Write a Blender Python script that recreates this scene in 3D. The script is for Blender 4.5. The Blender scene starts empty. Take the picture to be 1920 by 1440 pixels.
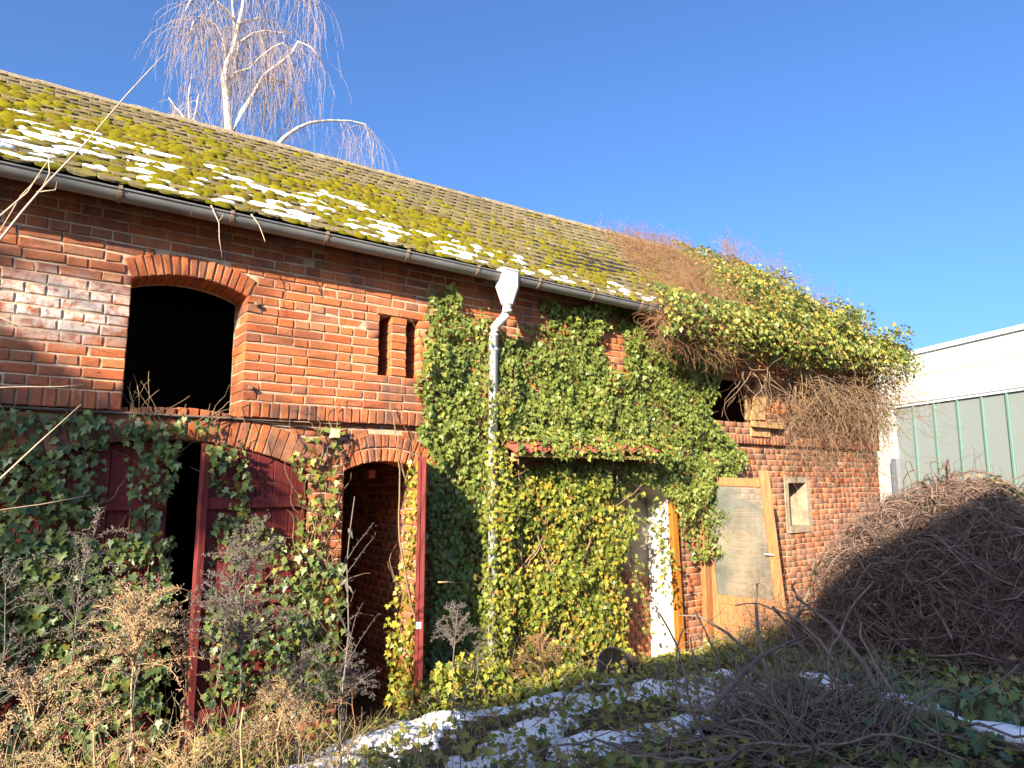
import bpy, bmesh, math, random
import numpy as np
from mathutils import Vector, Matrix, noise as mnoise
from mathutils.geometry import tessellate_polygon

random.seed(7); RS = np.random.RandomState(11)
S = bpy.context.scene
COL = S.collection

# ------------------------------------------------------------------ camera, sky, sun, exposure
cam_d = bpy.data.cameras.new('camera'); cam = bpy.data.objects.new('camera', cam_d); COL.objects.link(cam)
EYE = Vector((0.0, -5.40, 2.17))
PITCH, HEAD = math.radians(8.136), math.radians(53.774)
cam.location = EYE
cam.rotation_euler = (math.pi/2 + PITCH, 0, HEAD - math.pi/2)
cam_d.sensor_width = 36; cam_d.lens = 24.0; cam_d.clip_start = 0.05; cam_d.clip_end = 2000
S.camera = cam

EL, AZ = math.radians(22.0), math.radians(60.0)          # elevation; angle of the light off the wall's normal
LIGHT = Vector((math.sin(AZ)*math.cos(EL), math.cos(AZ)*math.cos(EL), -math.sin(EL)))
W = bpy.data.worlds.new('World'); S.world = W; W.use_nodes = True
wn = W.node_tree; wn.nodes.clear()
sky = wn.nodes.new('ShaderNodeTexSky'); sky.sky_type = 'NISHITA'; sky.sun_disc = False
sky.sun_elevation = EL; sky.sun_rotation = math.atan2(-LIGHT.x, -LIGHT.y)
sky.altitude = 100; sky.air_density = 0.9; sky.dust_density = 4.0; sky.ozone_density = 8.5
bg = wn.nodes.new('ShaderNodeBackground'); bg.inputs['Strength'].default_value = 0.094
wo = wn.nodes.new('ShaderNodeOutputWorld')
wn.links.new(sky.outputs[0], bg.inputs[0]); wn.links.new(bg.outputs[0], wo.inputs[0])
sd = bpy.data.lights.new('sun', 'SUN'); sd.energy = 5.0; sd.angle = math.radians(0.53); sd.color = (1.0, 0.86, 0.66)
so = bpy.data.objects.new('sun', sd); COL.objects.link(so)
so.rotation_euler = LIGHT.to_track_quat('-Z', 'Y').to_euler()
S.view_settings.view_transform = 'Standard'; S.view_settings.look = 'None'
S.view_settings.gamma = 1.0; S.view_settings.use_curve_mapping = False
S.view_settings.exposure = 1.78
S.render.engine = 'CYCLES'
S.cycles.use_denoising = True
S.cycles.max_bounces = 6; S.cycles.transparent_max_bounces = 8

# ------------------------------------------------------------------ helpers: materials
class NT:
    def __init__(s, name):
        s.m = bpy.data.materials.new(name); s.m.use_nodes = True
        s.t = s.m.node_tree; s.b = s.t.nodes['Principled BSDF']; s.out = s.t.nodes['Material Output']
    def n(s, typ, ins=None, **kw):
        x = s.t.nodes.new('ShaderNode' + typ)
        for k, v in kw.items(): setattr(x, k, v)
        for k, v in (ins or {}).items():
            if isinstance(v, bpy.types.NodeSocket): s.t.links.new(v, x.inputs[k])
            else: x.inputs[k].default_value = v
        return x
    def pos(s): return s.n('NewGeometry').outputs['Position']
    def noise(s, scale, detail=4, rough=0.6, vec=None, dist=0.0):
        return s.n('TexNoise', {'Scale': scale, 'Detail': detail, 'Roughness': rough, 'Distortion': dist, 'Vector': vec if vec is not None else s.pos()}).outputs['Fac']
    def ramp(s, fac, stops, interp='LINEAR'):
        r = s.n('ValToRGB', {'Fac': fac}); r.color_ramp.interpolation = interp
        e = r.color_ramp.elements
        while len(e) < len(stops): e.new(0.5)
        for q, (p, c) in zip(e, stops): q.position = p; q.color = (*c, 1) if len(c) == 3 else c
        return r.outputs['Color']
    def fac(s, v, lo, hi):
        return s.n('MapRange', {'Value': v, 'From Min': lo, 'From Max': hi}).outputs['Result']
    def math(s, op, a, b=0.0):
        return s.n('Math', {0: a, 1: b}, operation=op).outputs[0]
    def mix(s, f, a, b, mode='MIX'):
        x = s.n('Mix', data_type='RGBA', blend_type=mode)
        for i, v in ((0, f), (6, a), (7, b)):
            if isinstance(v, bpy.types.NodeSocket): s.t.links.new(v, x.inputs[i])
            else: x.inputs[i].default_value = (*v, 1) if isinstance(v, tuple) and len(v) == 3 else v
        return x.outputs[2]
    def rnd(s):
        a = s.n('Attribute', attribute_name='rnd').outputs['Fac']
        o = s.n('ObjectInfo').outputs['Random']
        return s.math('FRACT', s.math('ADD', a, o))
    def set(s, **kw):
        for k, v in kw.items():
            k = {'color': 'Base Color', 'rough': 'Roughness', 'metal': 'Metallic', 'spec': 'Specular IOR Level', 'normal': 'Normal', 'alpha': 'Alpha'}[k]
            if isinstance(v, bpy.types.NodeSocket): s.t.links.new(v, s.b.inputs[k])
            else: s.b.inputs[k].default_value = (*v, 1) if isinstance(v, tuple) and len(v) == 3 else v
    def bump(s, h, strength=0.5, dist=0.01):
        s.set(normal=s.n('Bump', {'Height': h, 'Strength': strength, 'Distance': dist}).outputs['Normal'])
M = {}
def simple(name, c1, c2=None, scale=20, rough=0.8, bump=0.3, bd=0.005, metal=0.0, spec=0.3, stretch=None):
    t = NT(name); v = t.pos()
    if stretch: v = t.n('Mapping', {'Vector': v, 'Scale': stretch}).outputs[0]
    f = t.noise(scale, 5, 0.65, v)
    t.set(color=t.ramp(f, [(0.3, c1), (0.72, c2 or c1)]), rough=rough, metal=metal, spec=spec)
    if bump: t.bump(t.noise(scale*3, 4, 0.6, v), bump, bd)
    M[name] = t.m; return t

# brick
t = NT('brick')
r = t.rnd(); p = t.pos()
c = t.ramp(r, [(0.0, (0.42, 0.125, 0.045)), (0.25, (0.47, 0.15, 0.055)), (0.45, (0.39, 0.105, 0.043)), (0.62, (0.45, 0.165, 0.068)), (0.8, (0.36, 0.12, 0.058)), (0.92, (0.24, 0.095, 0.062)), (1.0, (0.46, 0.21, 0.10))])
sep = t.n('SeparateXYZ', {0: p})
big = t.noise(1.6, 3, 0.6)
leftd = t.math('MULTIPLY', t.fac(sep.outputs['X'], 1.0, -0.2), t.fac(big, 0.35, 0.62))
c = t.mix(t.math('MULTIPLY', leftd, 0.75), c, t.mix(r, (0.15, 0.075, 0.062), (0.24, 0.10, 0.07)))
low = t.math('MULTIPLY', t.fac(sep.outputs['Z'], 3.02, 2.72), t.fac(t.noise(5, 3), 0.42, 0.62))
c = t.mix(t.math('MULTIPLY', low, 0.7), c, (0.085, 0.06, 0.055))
wash = t.math('MULTIPLY', t.fac(t.noise(2.3, 5, 0.7), 0.50, 0.72), 0.35)
c = t.mix(wash, c, (0.42, 0.22, 0.12))
drip = t.n('Mapping', {'Vector': p, 'Scale': (9.0, 9.0, 0.7)}).outputs[0]
soot = t.math('MULTIPLY', t.math('MULTIPLY', t.fac(sep.outputs['Z'], 3.45, 3.9), t.fac(t.noise(1.0, 4, 0.6, drip), 0.42, 0.62)), 0.6)
c = t.mix(soot, c, (0.12, 0.07, 0.055))
sill = t.math('MULTIPLY', t.math('MULTIPLY', t.fac(t.noise(1.0, 4, 0.6, drip), 0.40, 0.55), t.fac(sep.outputs['X'], 2.35, 2.6)), t.math('MULTIPLY', t.fac(sep.outputs['Z'], 3.1, 3.05), t.fac(sep.outputs['Z'], 2.66, 2.9)))
c = t.mix(t.math('MULTIPLY', sill, 0.75), c, (0.11, 0.075, 0.06))
c = t.mix(t.fac(t.noise(38, 5, 0.7), 0.45, 0.75), c, t.mix(0.5, c, (0.11, 0.05, 0.035)))
c = t.mix(t.math('MULTIPLY', t.fac(t.noise(16, 4, 0.7), 0.55, 0.8), 0.35), c, (0.45, 0.26, 0.16))
ev = t.n('Mapping', {'Vector': p, 'Location': (-0.34, 0, -5.16), 'Scale': (1.45, 1.0, 1.53)}).outputs[0]
ed = t.n('VectorMath', {0: t.n('VectorMath', {0: p, 1: (0.22, 0.0, 3.33)}, operation='SUBTRACT').outputs[0], 1: (1.7, 1.0, 3.4)}, operation='MULTIPLY').outputs[0]
el_ = t.n('VectorMath', {0: ed}, operation='LENGTH').outputs['Value']
ef = t.math('MULTIPLY', t.fac(el_, 1.0, 0.45), t.fac(t.noise(13, 5, 0.75), 0.38, 0.54))
c = t.mix(t.math('MULTIPLY', ef, 0.9), c, (0.62, 0.55, 0.49))
# lime bloom on the far right lower wall
rf = t.math('MULTIPLY', t.fac(sep.outputs['X'], 6.2, 7.2), t.fac(t.noise(4, 5, 0.7), 0.42, 0.66))
c = t.mix(t.math('MULTIPLY', t.math('MULTIPLY', t.fac(sep.outputs['X'], 6.0, 7.0), t.fac(t.rnd(), 0.35, 0.75)), 0.6), c, (0.20, 0.105, 0.065))
c = t.mix(t.math('MULTIPLY', rf, 0.4), c, (0.36, 0.24, 0.16))
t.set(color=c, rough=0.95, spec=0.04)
h = t.math('ADD', t.noise(45, 6, 0.7), t.math('MULTIPLY', t.noise(140, 3, 0.6), 0.5))
t.bump(h, 0.7, 0.006); M['brick'] = t.m

t = simple('mortar', (0.32, 0.235, 0.155), (0.56, 0.43, 0.30), 11, 0.95, 0.8, 0.008)
# roof tile
t = NT('roof_tile'); r = t.rnd()
c = t.ramp(r, [(0, (0.13, 0.105, 0.06)), (0.35, (0.19, 0.15, 0.085)), (0.7, (0.10, 0.085, 0.05)), (1, (0.22, 0.165, 0.10))])
c = t.mix(t.fac(t.noise(55, 5, 0.75), 0.48, 0.7), c, (0.29, 0.24, 0.13))
sp_ = t.n('SeparateXYZ', {0: t.pos()})
grow = t.math('MULTIPLY', t.fac(sp_.outputs['Z'], 5.75, 5.0), t.math('ADD', t.math('MULTIPLY', t.fac(sp_.outputs['X'], 6.5, 1.0), 0.65), 0.3))
c = t.mix(t.math('MULTIPLY', t.fac(t.noise(7, 6, 0.75), 0.44, 0.60), grow), c, (0.19, 0.165, 0.02))
c = t.mix(t.fac(t.noise(120, 2), 0.62, 0.75), c, (0.06, 0.05, 0.035))
t.set(color=c, rough=0.95, spec=0.1); t.bump(t.noise(90, 5, 0.75), 0.9, 0.012); M['roof_tile'] = t.m
t = NT('ridge'); c = t.ramp(t.noise(40, 6, 0.8), [(0.3, (0.12, 0.09, 0.07)), (0.5, (0.32, 0.25, 0.17)), (0.6, (0.46, 0.36, 0.25)), (0.72, (0.36, 0.22, 0.14))])
c = t.mix(t.fac(t.noise(12, 4), 0.55, 0.7), c, (0.22, 0.2, 0.08))
t.set(color=c, rough=0.95, spec=0.1); t.bump(t.noise(80, 5, 0.75), 1.0, 0.02); M['ridge'] = t.m
# moss
t = NT('moss'); r = t.rnd()
c = t.ramp(r, [(0, (0.18, 0.165, 0.009)), (0.4, (0.28, 0.245, 0.012)), (0.75, (0.23, 0.185, 0.014)), (1, (0.17, 0.11, 0.022))])
c = t.mix(t.fac(t.noise(70, 4, 0.8), 0.4, 0.7), c, t.mix(0.5, c, (0.06, 0.06, 0.01)))
t.set(color=c, rough=1.0, spec=0.05); t.bump(t.noise(160, 4, 0.8), 1.0, 0.02); M['moss'] = t.m
t = NT('snow'); t.set(color=(0.86, 0.88, 0.92), rough=0.6, spec=0.3); t.bump(t.noise(45, 5, 0.7), 0.5, 0.015); M['snow'] = t.m
# ivy leaves
def leafmat(name, stops):
    t = NT(name); c = t.ramp(t.rnd(), stops)
    c = t.mix(t.math('MULTIPLY', t.fac(t.noise(90, 3), 0.45, 0.7), 0.35), c, t.mix(0.5, c, (0.22, 0.24, 0.1)))
    t.set(color=c, rough=0.42, spec=0.42)
    tr = t.n('BsdfTranslucent', {'Color': c}); mx = t.n('MixShader', {0: 0.22, 1: t.b.outputs[0], 2: tr.outputs[0]})
    t.t.links.new(mx.outputs[0], t.out.inputs['Surface']); M[name] = t.m
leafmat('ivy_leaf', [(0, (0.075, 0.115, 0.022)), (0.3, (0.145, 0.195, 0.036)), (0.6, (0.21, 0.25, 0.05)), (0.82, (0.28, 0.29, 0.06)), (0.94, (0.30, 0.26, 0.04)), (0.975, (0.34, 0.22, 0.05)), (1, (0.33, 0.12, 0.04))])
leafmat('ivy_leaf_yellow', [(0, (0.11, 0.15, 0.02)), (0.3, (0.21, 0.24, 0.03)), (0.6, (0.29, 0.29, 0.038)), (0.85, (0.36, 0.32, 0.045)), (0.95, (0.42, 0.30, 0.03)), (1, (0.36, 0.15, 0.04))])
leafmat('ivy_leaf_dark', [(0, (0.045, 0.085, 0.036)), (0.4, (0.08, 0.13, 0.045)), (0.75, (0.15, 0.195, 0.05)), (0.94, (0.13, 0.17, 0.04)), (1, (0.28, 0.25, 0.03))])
leafmat('ground_leaf', [(0, (0.06, 0.08, 0.02)), (0.4, (0.13, 0.16, 0.03)), (0.7, (0.22, 0.22, 0.035)), (0.88, (0.30, 0.25, 0.06)), (1, (0.24, 0.12, 0.05))])
simple('ivy_stem', (0.16, 0.11, 0.06), (0.24, 0.17, 0.09), 60, 0.9)
simple('vine', (0.15, 0.095, 0.055), (0.29, 0.195, 0.115), 30, 0.9, 0)
simple('vine_red', (0.20, 0.105, 0.055), (0.33, 0.19, 0.10), 25, 0.9, 0)
simple('brush', (0.09, 0.058, 0.046), (0.24, 0.16, 0.12), 14, 0.95, 0)
simple('bark', (0.10, 0.075, 0.055), (0.22, 0.17, 0.13), 40, 0.95, 0.6)
simple('straw', (0.27, 0.20, 0.105), (0.44, 0.33, 0.19), 25, 0.9, 0)
simple('weed_tan', (0.27, 0.18, 0.095), (0.44, 0.31, 0.18), 50, 0.95, 0)
simple('weed_shade_grey', (0.11, 0.092, 0.08), (0.20, 0.17, 0.145), 50, 0.95, 0)  # same dry weed as the tan one, with shade put into the colour
simple('weed_brown', (0.20, 0.11, 0.055), (0.33, 0.19, 0.10), 50, 0.95, 0)
simple('dead_twig', (0.11, 0.078, 0.058), (0.25, 0.185, 0.14), 20, 0.95, 0)
simple('shoot', (0.42, 0.31, 0.21), (0.56, 0.42, 0.30), 40, 0.7, 0)
simple('birch_twig', (0.26, 0.20, 0.18), (0.38, 0.30, 0.27), 8, 0.9, 0)
t = NT('birch_bark'); c = t.mix(t.fac(t.noise(6, 5, 0.8, t.n('Mapping', {'Vector': t.pos(), 'Scale': (3, 3, 9)}).outputs[0]), 0.60, 0.68), (0.66, 0.60, 0.50), (0.07, 0.055, 0.045)); t.set(color=c, rough=0.7); M['birch_bark'] = t.m
# wood and paint
t = NT('red_paint'); v = t.n('Mapping', {'Vector': t.pos(), 'Scale': (40, 40, 2.5)}).outputs[0]
c = t.ramp(t.noise(1.2, 5, 0.7, v), [(0.3, (0.105, 0.016, 0.015)), (0.6, (0.17, 0.028, 0.024)), (0.8, (0.25, 0.06, 0.04))])
t.set(color=c, rough=0.7, spec=0.25); t.bump(t.noise(1.5, 5, 0.7, v), 0.6, 0.006); M['red_paint'] = t.m
t = NT('orange_wood'); v = t.n('Mapping', {'Vector': t.pos(), 'Scale': (22, 22, 3)}).outputs[0]
c = t.ramp(t.noise(1.6, 5, 0.75, v), [(0.3, (0.22, 0.085, 0.03)), (0.55, (0.32, 0.135, 0.052)), (0.78, (0.38, 0.20, 0.10))])
t.set(color=c, rough=0.75, spec=0.2); t.bump(t.noise(3, 5, 0.7, v), 0.5, 0.006); M['orange_wood'] = t.m
t = NT('amber_wood'); v = t.n('Mapping', {'Vector': t.pos(), 'Scale': (40, 40, 2)}).outputs[0]
c = t.ramp(t.noise(1.3, 5, 0.75, v), [(0.3, (0.24, 0.075, 0.01)), (0.55, (0.36, 0.13, 0.014)), (0.8, (0.42, 0.21, 0.06))])
t.set(color=c, rough=0.6, spec=0.3); t.bump(t.noise(3, 5, 0.7, v), 0.4, 0.005); M['amber_wood'] = t.m
t = NT('old_wood'); v = t.n('Mapping', {'Vector': t.pos(), 'Scale': (30, 30, 3)}).outputs[0]
c = t.ramp(t.noise(1.6, 5, 0.75, v), [(0.3, (0.24, 0.14, 0.06)), (0.6, (0.42, 0.26, 0.115)), (0.8, (0.48, 0.33, 0.17))])
t.set(color=c, rough=0.85, spec=0.15); t.bump(t.noise(3, 5, 0.7, v), 0.7, 0.006); M['old_wood'] = t.m
t = NT('whitewash'); p = t.pos(); z = t.n('SeparateXYZ', {0: p}).outputs['Z']
peel = t.fac(t.math('SUBTRACT', t.noise(7, 6, 0.7), t.fac(z, 0.2, 1.8)), -0.05, 0.02)
c = t.mix(peel, t.mix(t.fac(t.noise(9, 5, 0.7), 0.5, 0.8), (0.74, 0.71, 0.62), (0.55, 0.50, 0.40)), (0.19, 0.075, 0.05))
t.set(color=t.mix(t.fac(t.noise(30, 5, 0.75), 0.66, 0.72), t.mix(t.fac(t.noise(3, 5, 0.7), 0.45, 0.75), (0.62, 0.59, 0.51), (0.48, 0.43, 0.34)), (0.3, 0.2, 0.14)), rough=0.95, spec=0.1); t.bump(t.noise(25, 5, 0.7), 0.5, 0.01); M['whitewash'] = t.m
t2 = NT('peeling_wall'); M['peeling_wall'] = t2.m
p = t2.pos(); z = t2.n('SeparateXYZ', {0: p}).outputs['Z']
peel = t2.fac(t2.math('ADD', t2.noise(6, 6, 0.7), t2.math('MULTIPLY', z, -0.45)), -0.13, -0.02)
t2.set(color=t2.mix(peel, (0.27, 0.245, 0.195), (0.17, 0.115, 0.08)), rough=0.95, spec=0.1); t2.bump(t2.noise(25, 5, 0.7), 0.5, 0.01)
simple('plaster', (0.20, 0.15, 0.10), (0.36, 0.29, 0.20), 7, 0.95, 0.6, 0.01)
simple('canopy_red', (0.26, 0.06, 0.042), (0.33, 0.09, 0.06), 12, 0.7, 0.1)
simple('zinc', (0.17, 0.172, 0.165), (0.26, 0.26, 0.25), 5, 0.5, 0.08, 0.003, 0.35)
simple('galvanised', (0.46, 0.47, 0.46), (0.58, 0.58, 0.56), 6, 0.5, 0.08, 0.003, 0.25)
simple('rusty', (0.16, 0.11, 0.08), (0.30, 0.20, 0.13), 30, 0.8, 0.3)
simple('ivory_plastic', (0.55, 0.46, 0.22), (0.62, 0.53, 0.28), 15, 0.5, 0.05)
simple('black_rubber', (0.02, 0.02, 0.022), (0.03, 0.03, 0.032), 20, 0.5, 0.05)
simple('black_plastic', (0.009, 0.010, 0.014), (0.016, 0.018, 0.024), 15, 0.38, 0.05)
simple('dark_inside', (0.012, 0.010, 0.009), (0.022, 0.018, 0.015), 6, 0.95, 0.3)  # near-black surface colour stands in for the unlit interior
simple('soil', (0.055, 0.04, 0.025), (0.17, 0.125, 0.075), 14, 1.0, 1.0, 0.03)
simple('panel_white', (0.43, 0.405, 0.34), (0.48, 0.455, 0.385), 2, 0.6, 0.04)
simple('white_trim', (0.58, 0.58, 0.57), (0.62, 0.62, 0.61), 4, 0.4, 0)
simple('grey_metal', (0.22, 0.23, 0.25), (0.28, 0.29, 0.31), 8, 0.4, 0.05, 0.003, 0.5)
simple('stone_render', (0.42, 0.38, 0.32), (0.5, 0.46, 0.4), 4, 0.9, 0.3)
simple('log_bark', (0.12, 0.09, 0.065), (0.2, 0.15, 0.11), 20, 0.95, 0.6)
t = NT('channel_glass'); t.set(color=(0.28, 0.315, 0.29), rough=0.4, spec=0.5)
t.b.inputs['Transmission Weight'].default_value = 0.35; t.b.inputs['IOR'].default_value = 1.3; M['channel_glass'] = t.m
t = NT('glass_green'); t.set(color=(0.12, 0.20, 0.17), rough=0.25, spec=0.6); M['glass_green'] = t.m
t = NT('dirty_glass'); d = t.fac(t.noise(3.0, 5, 0.7), 0.3, 0.75)
t.set(color=t.ramp(t.noise(2.2, 4, 0.6), [(0.35, (0.17, 0.18, 0.15)), (0.7, (0.30, 0.255, 0.18))]), rough=0.22, spec=0.5)
tr = t.n('BsdfTransparent'); mx = t.n('MixShader', {0: t.math('ADD', t.math('MULTIPLY', d, 0.45), 0.18), 1: tr.outputs[0], 2: t.b.outputs[0]})
t.t.links.new(mx.outputs[0], t.out.inputs['Surface']); M['dirty_glass'] = t.m

# ------------------------------------------------------------------ helpers: objects
WO = {}                                                     # world origin of every object made here
def link(o, parent=None, at=(0, 0, 0)):
    COL.objects.link(o); at = Vector(at)
    if parent is not None:
        o.parent = parent; o.location = at - WO[parent.name]
    else: o.location = at
    WO[o.name] = at
    return o
def tag(o, label=None, cat=None, group=None, kind=None):
    for k, v in (('label', label), ('category', cat), ('group', group), ('kind', kind)):
        if v: o[k] = v
    return o
def thing(name, at, label, cat, group=None):
    o = bpy.data.objects.new(name, None); o.empty_display_size = 0.1
    link(o, None, at); return tag(o, label, cat, group)
def mesh_np(name, V, F, mat, rnd=None, smooth=False):
    """V (n,3), F (m,k) fixed size faces."""
    me = bpy.data.meshes.new(name); V = np.asarray(V, np.float32); F = np.asarray(F, np.int32); k = F.shape[1]
    me.vertices.add(len(V)); me.vertices.foreach_set('co', V.ravel())
    me.loops.add(F.size); me.loops.foreach_set('vertex_index', F.ravel())
    me.polygons.add(len(F)); me.polygons.foreach_set('loop_start', np.arange(0, F.size, k, dtype=np.int32))
    if smooth: me.polygons.foreach_set('use_smooth', np.ones(len(F), bool))
    me.update(calc_edges=True)
    if rnd is not None:
        a = me.attributes.new('rnd', 'FLOAT', 'FACE'); a.data.foreach_set('value', np.asarray(rnd, np.float32))
    me.materials.append(M[mat]); return me
def mesh_py(name, V, F, mat, rnd=None, smooth=False):
    me = bpy.data.meshes.new(name); me.from_pydata([tuple(v) for v in V], [], F)
    if smooth:
        for p in me.polygons: p.use_smooth = True
    if rnd is not None:
        a = me.attributes.new('rnd', 'FLOAT', 'FACE'); a.data.foreach_set('value', np.full(len(F), rnd, np.float32) if np.isscalar(rnd) else np.asarray(rnd, np.float32))
    me.materials.append(M[mat]); return me
def ob(name, me, parent=None, at=(0, 0, 0)): return link(bpy.data.objects.new(name, me), parent, at)
class B:
    """collects boxes and other small solids for one mesh"""
    def __init__(s): s.V = []; s.F = []
    def add(s, V, F):
        n = len(s.V); s.V += [tuple(v) for v in V]; s.F += [tuple(i + n for i in f) for f in F]; return s
    def box(s, x0, x1, y0, y1, z0, z1, j=0.0):
        V = [(x, y, z) for z in (z0, z1) for y in (y0, y1) for x in (x0, x1)]
        if j: V = [tuple(c + random.uniform(-j, j) for c in v) for v in V]
        return s.add(V, [(0, 2, 3, 1), (4, 5, 7, 6), (0, 1, 5, 4), (1, 3, 7, 5), (3, 2, 6, 7), (2, 0, 4, 6)])
    def quadprism(s, q, d):
        """q: 4 corner points, d: extrusion vector"""
        V = [Vector(p) for p in q] + [Vector(p) + Vector(d) for p in q]
        return s.add(V, [(3, 2, 1, 0), (4, 5, 6, 7), (0, 1, 5, 4), (1, 2, 6, 5), (2, 3, 7, 6), (3, 0, 4, 7)])
    def tube(s, pts, r, n=6, cap=True):
        pts = [Vector(p) for p in pts]; k = len(pts); rr = r if isinstance(r, (list, tuple)) else [r]*k
        V = []; up = Vector((0, 0, 1))
        for i, p in enumerate(pts):
            d = (pts[min(i+1, k-1)] - pts[max(i-1, 0)]).normalized()
            a = d.cross(up if abs(d.z) < 0.95 else Vector((1, 0, 0))).normalized(); b = d.cross(a)
            V += [p + rr[i]*(a*math.cos(2*math.pi*q/n) + b*math.sin(2*math.pi*q/n)) for q in range(n)]
        F = [(i*n+q, i*n+(q+1) % n, (i+1)*n+(q+1) % n, (i+1)*n+q) for i in range(k-1) for q in range(n)]
        if cap: F += [tuple(range(n)), tuple((k-1)*n+q for q in range(n-1, -1, -1))]
        return s.add(V, F)
    def ob(s, name, mat, parent=None, rnd=None, smooth=False, at=(0, 0, 0), bevel=0):
        at = Vector(at); me = mesh_py(name, [Vector(v) - at for v in s.V], s.F, mat, rnd, smooth)
        if bevel or True:
            bm = bmesh.new(); bm.from_mesh(me); bmesh.ops.recalc_face_normals(bm, faces=bm.faces)
            if bevel: bmesh.ops.bevel(bm, geom=bm.edges[:], offset=bevel, segments=1, affect='EDGES', clamp_overlap=True)
            bm.to_mesh(me); bm.free()
        return ob(name, me, parent, at)
def chains(starts, dirs, nseg, step, rad0, rad1, wig=0.3, grav=0.0, sides=3, bound=None):
    """many tapering twigs at once: starts (n,3), dirs (n,3) -> V, F (quads), path points (n,nseg+1,3)"""
    n = len(starts); P = np.zeros((n, nseg+1, 3)); P[:, 0] = starts; d = np.array(dirs, float)
    step = np.broadcast_to(np.asarray(step, float), (n,))
    for i in range(nseg):
        d = d + RS.normal(0, wig, (n, 3)); d[:, 2] += grav; d /= np.linalg.norm(d, axis=1, keepdims=True) + 1e-9
        P[:, i+1] = P[:, i] + d*step[:, None]
        if bound is not None: P[:, i+1], d = bound(P[:, i+1], d)
    return (*tubes(P, rad0, rad1, sides), P)
def tubes(P, rad0, rad1, sides=3):
    n, k, _ = P.shape
    T = np.gradient(P, axis=1); T /= np.linalg.norm(T, axis=2, keepdims=True) + 1e-9
    ref = np.where(np.abs(T[..., 2:3]) > 0.9, np.array([1., 0, 0]), np.array([0, 0, 1.]))
    A = np.cross(T, ref); A /= np.linalg.norm(A, axis=2, keepdims=True) + 1e-9; Bn = np.cross(T, A)
    r = (np.linspace(0, 1, k)[None, :]*(np.asarray(rad1)-np.asarray(rad0)).reshape(-1, 1) + np.asarray(rad0).reshape(-1, 1))
    r = np.broadcast_to(r, (n, k))
    V = np.stack([P + r[..., None]*(A*math.cos(2*math.pi*q/sides) + Bn*math.sin(2*math.pi*q/sides)) for q in range(sides)], axis=2)
    idx = np.arange(n*k*sides).reshape(n, k, sides)
    F = np.stack([idx[:, :-1], np.roll(idx, -1, 2)[:, :-1], np.roll(idx, -1, 2)[:, 1:], idx[:, 1:]], axis=-1).reshape(-1, 4)
    return V.reshape(-1, 3), F
def cat(parts):
    V = []; F = []; n = 0
    for v, f in parts: V.append(v); F.append(np.asarray(f) + n); n += len(v)
    return np.concatenate(V), np.concatenate(F)
def rvec(n): 
    v = RS.normal(size=(n, 3)); return v/np.linalg.norm(v, axis=1, keepdims=True)
def nz(x, y, z=0.0): return mnoise.noise(Vector((x, y, z)))
def inpoly(pts, poly):
    x, z = pts[:, 0], pts[:, 1]; ins = np.zeros(len(pts), bool); j = len(poly)-1
    for i in range(len(poly)):
        xi, zi = poly[i]; xj, zj = poly[j]
        cnd = ((zi > z) != (zj > z)) & (x < (xj-xi)*(z-zi)/(zj-zi+1e-12) + xi); ins ^= cnd; j = i
    return ins
def sample_poly(poly, dens):
    a = np.array(poly); lo, hi = a.min(0), a.max(0); n = int(np.prod(hi-lo)*dens)
    p = RS.uniform(lo, hi, (n, 2)); return p[inpoly(p, poly)]
# ivy leaf: five lobes folded along the midrib
_o = [(0, 0.0), (.17, .13), (.42, .10), (.35, -.17), (.55, -.36), (.25, -.50), (0, -1.02), (-.25, -.50), (-.55, -.36), (-.35, -.17), (-.42, .10), (-.17, .13)]
LEAF = np.array([(u, v, 0.18*abs(u) - 0.10*max(0, -v-0.4)) for u, v in _o] + [(0, -.28, 0.03)])
LEAF_F = np.array([(i, (i+1) % 12, 12) for i in range(12)])
_h = [(0, 0.05), (.30, .10), (.42, -.2), (.22, -.62), (0, -1.0), (-.22, -.62), (-.42, -.2), (-.30, .10)]
LEAF2 = np.array([(u, v, 0.2*abs(u)) for u, v in _h] + [(0, -.3, 0.0)]); LEAF2_F = np.array([(i, (i+1) % 8, 8) for i in range(8)])
def leaf_frames(N, roll, down=np.array([0, 0, -1.])):
    N = N/np.linalg.norm(N, axis=1, keepdims=True)
    T = down - N*(N @ down)[:, None]; T += rvec(len(N))*0.02; T /= np.linalg.norm(T, axis=1, keepdims=True) + 1e-9
    U = np.cross(N, T); c, s = np.cos(roll)[:, None], np.sin(roll)[:, None]
    return c*U + s*T, -s*U + c*T, N
def leaf_field(P, N, size, rnd, roll, tmpl=(LEAF, LEAF_F)):
    L, LF = tmpl; U, T, N = leaf_frames(N, roll); s = size[:, None, None]
    asp = RS.uniform(0.8, 1.15, (len(P), 1, 1))
    V = P[:, None] + s*(asp*L[None, :, 0:1]*U[:, None] - L[None, :, 1:2]*T[:, None] + L[None, :, 2:3]*N[:, None])
    F = (LF[None] + (np.arange(len(P))*len(L))[:, None, None]).reshape(-1, 3)
    return V.reshape(-1, 3), F, np.repeat(rnd, len(LF))
_leafcache = {}
def leaf_mesh(mat, k, small=False):
    key = (mat, k)
    if key not in _leafcache:
        J = LEAF + RS.normal(0, 0.02, LEAF.shape); J[:, 2] *= RS.uniform(0.3, 1.8)
        me = mesh_np('leaf', J*np.array([1, -1, 1]), LEAF_F[:, ::-1], mat, np.full(12, (k+0.5)/14)); _leafcache[key] = me
    return _leafcache[key]
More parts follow.
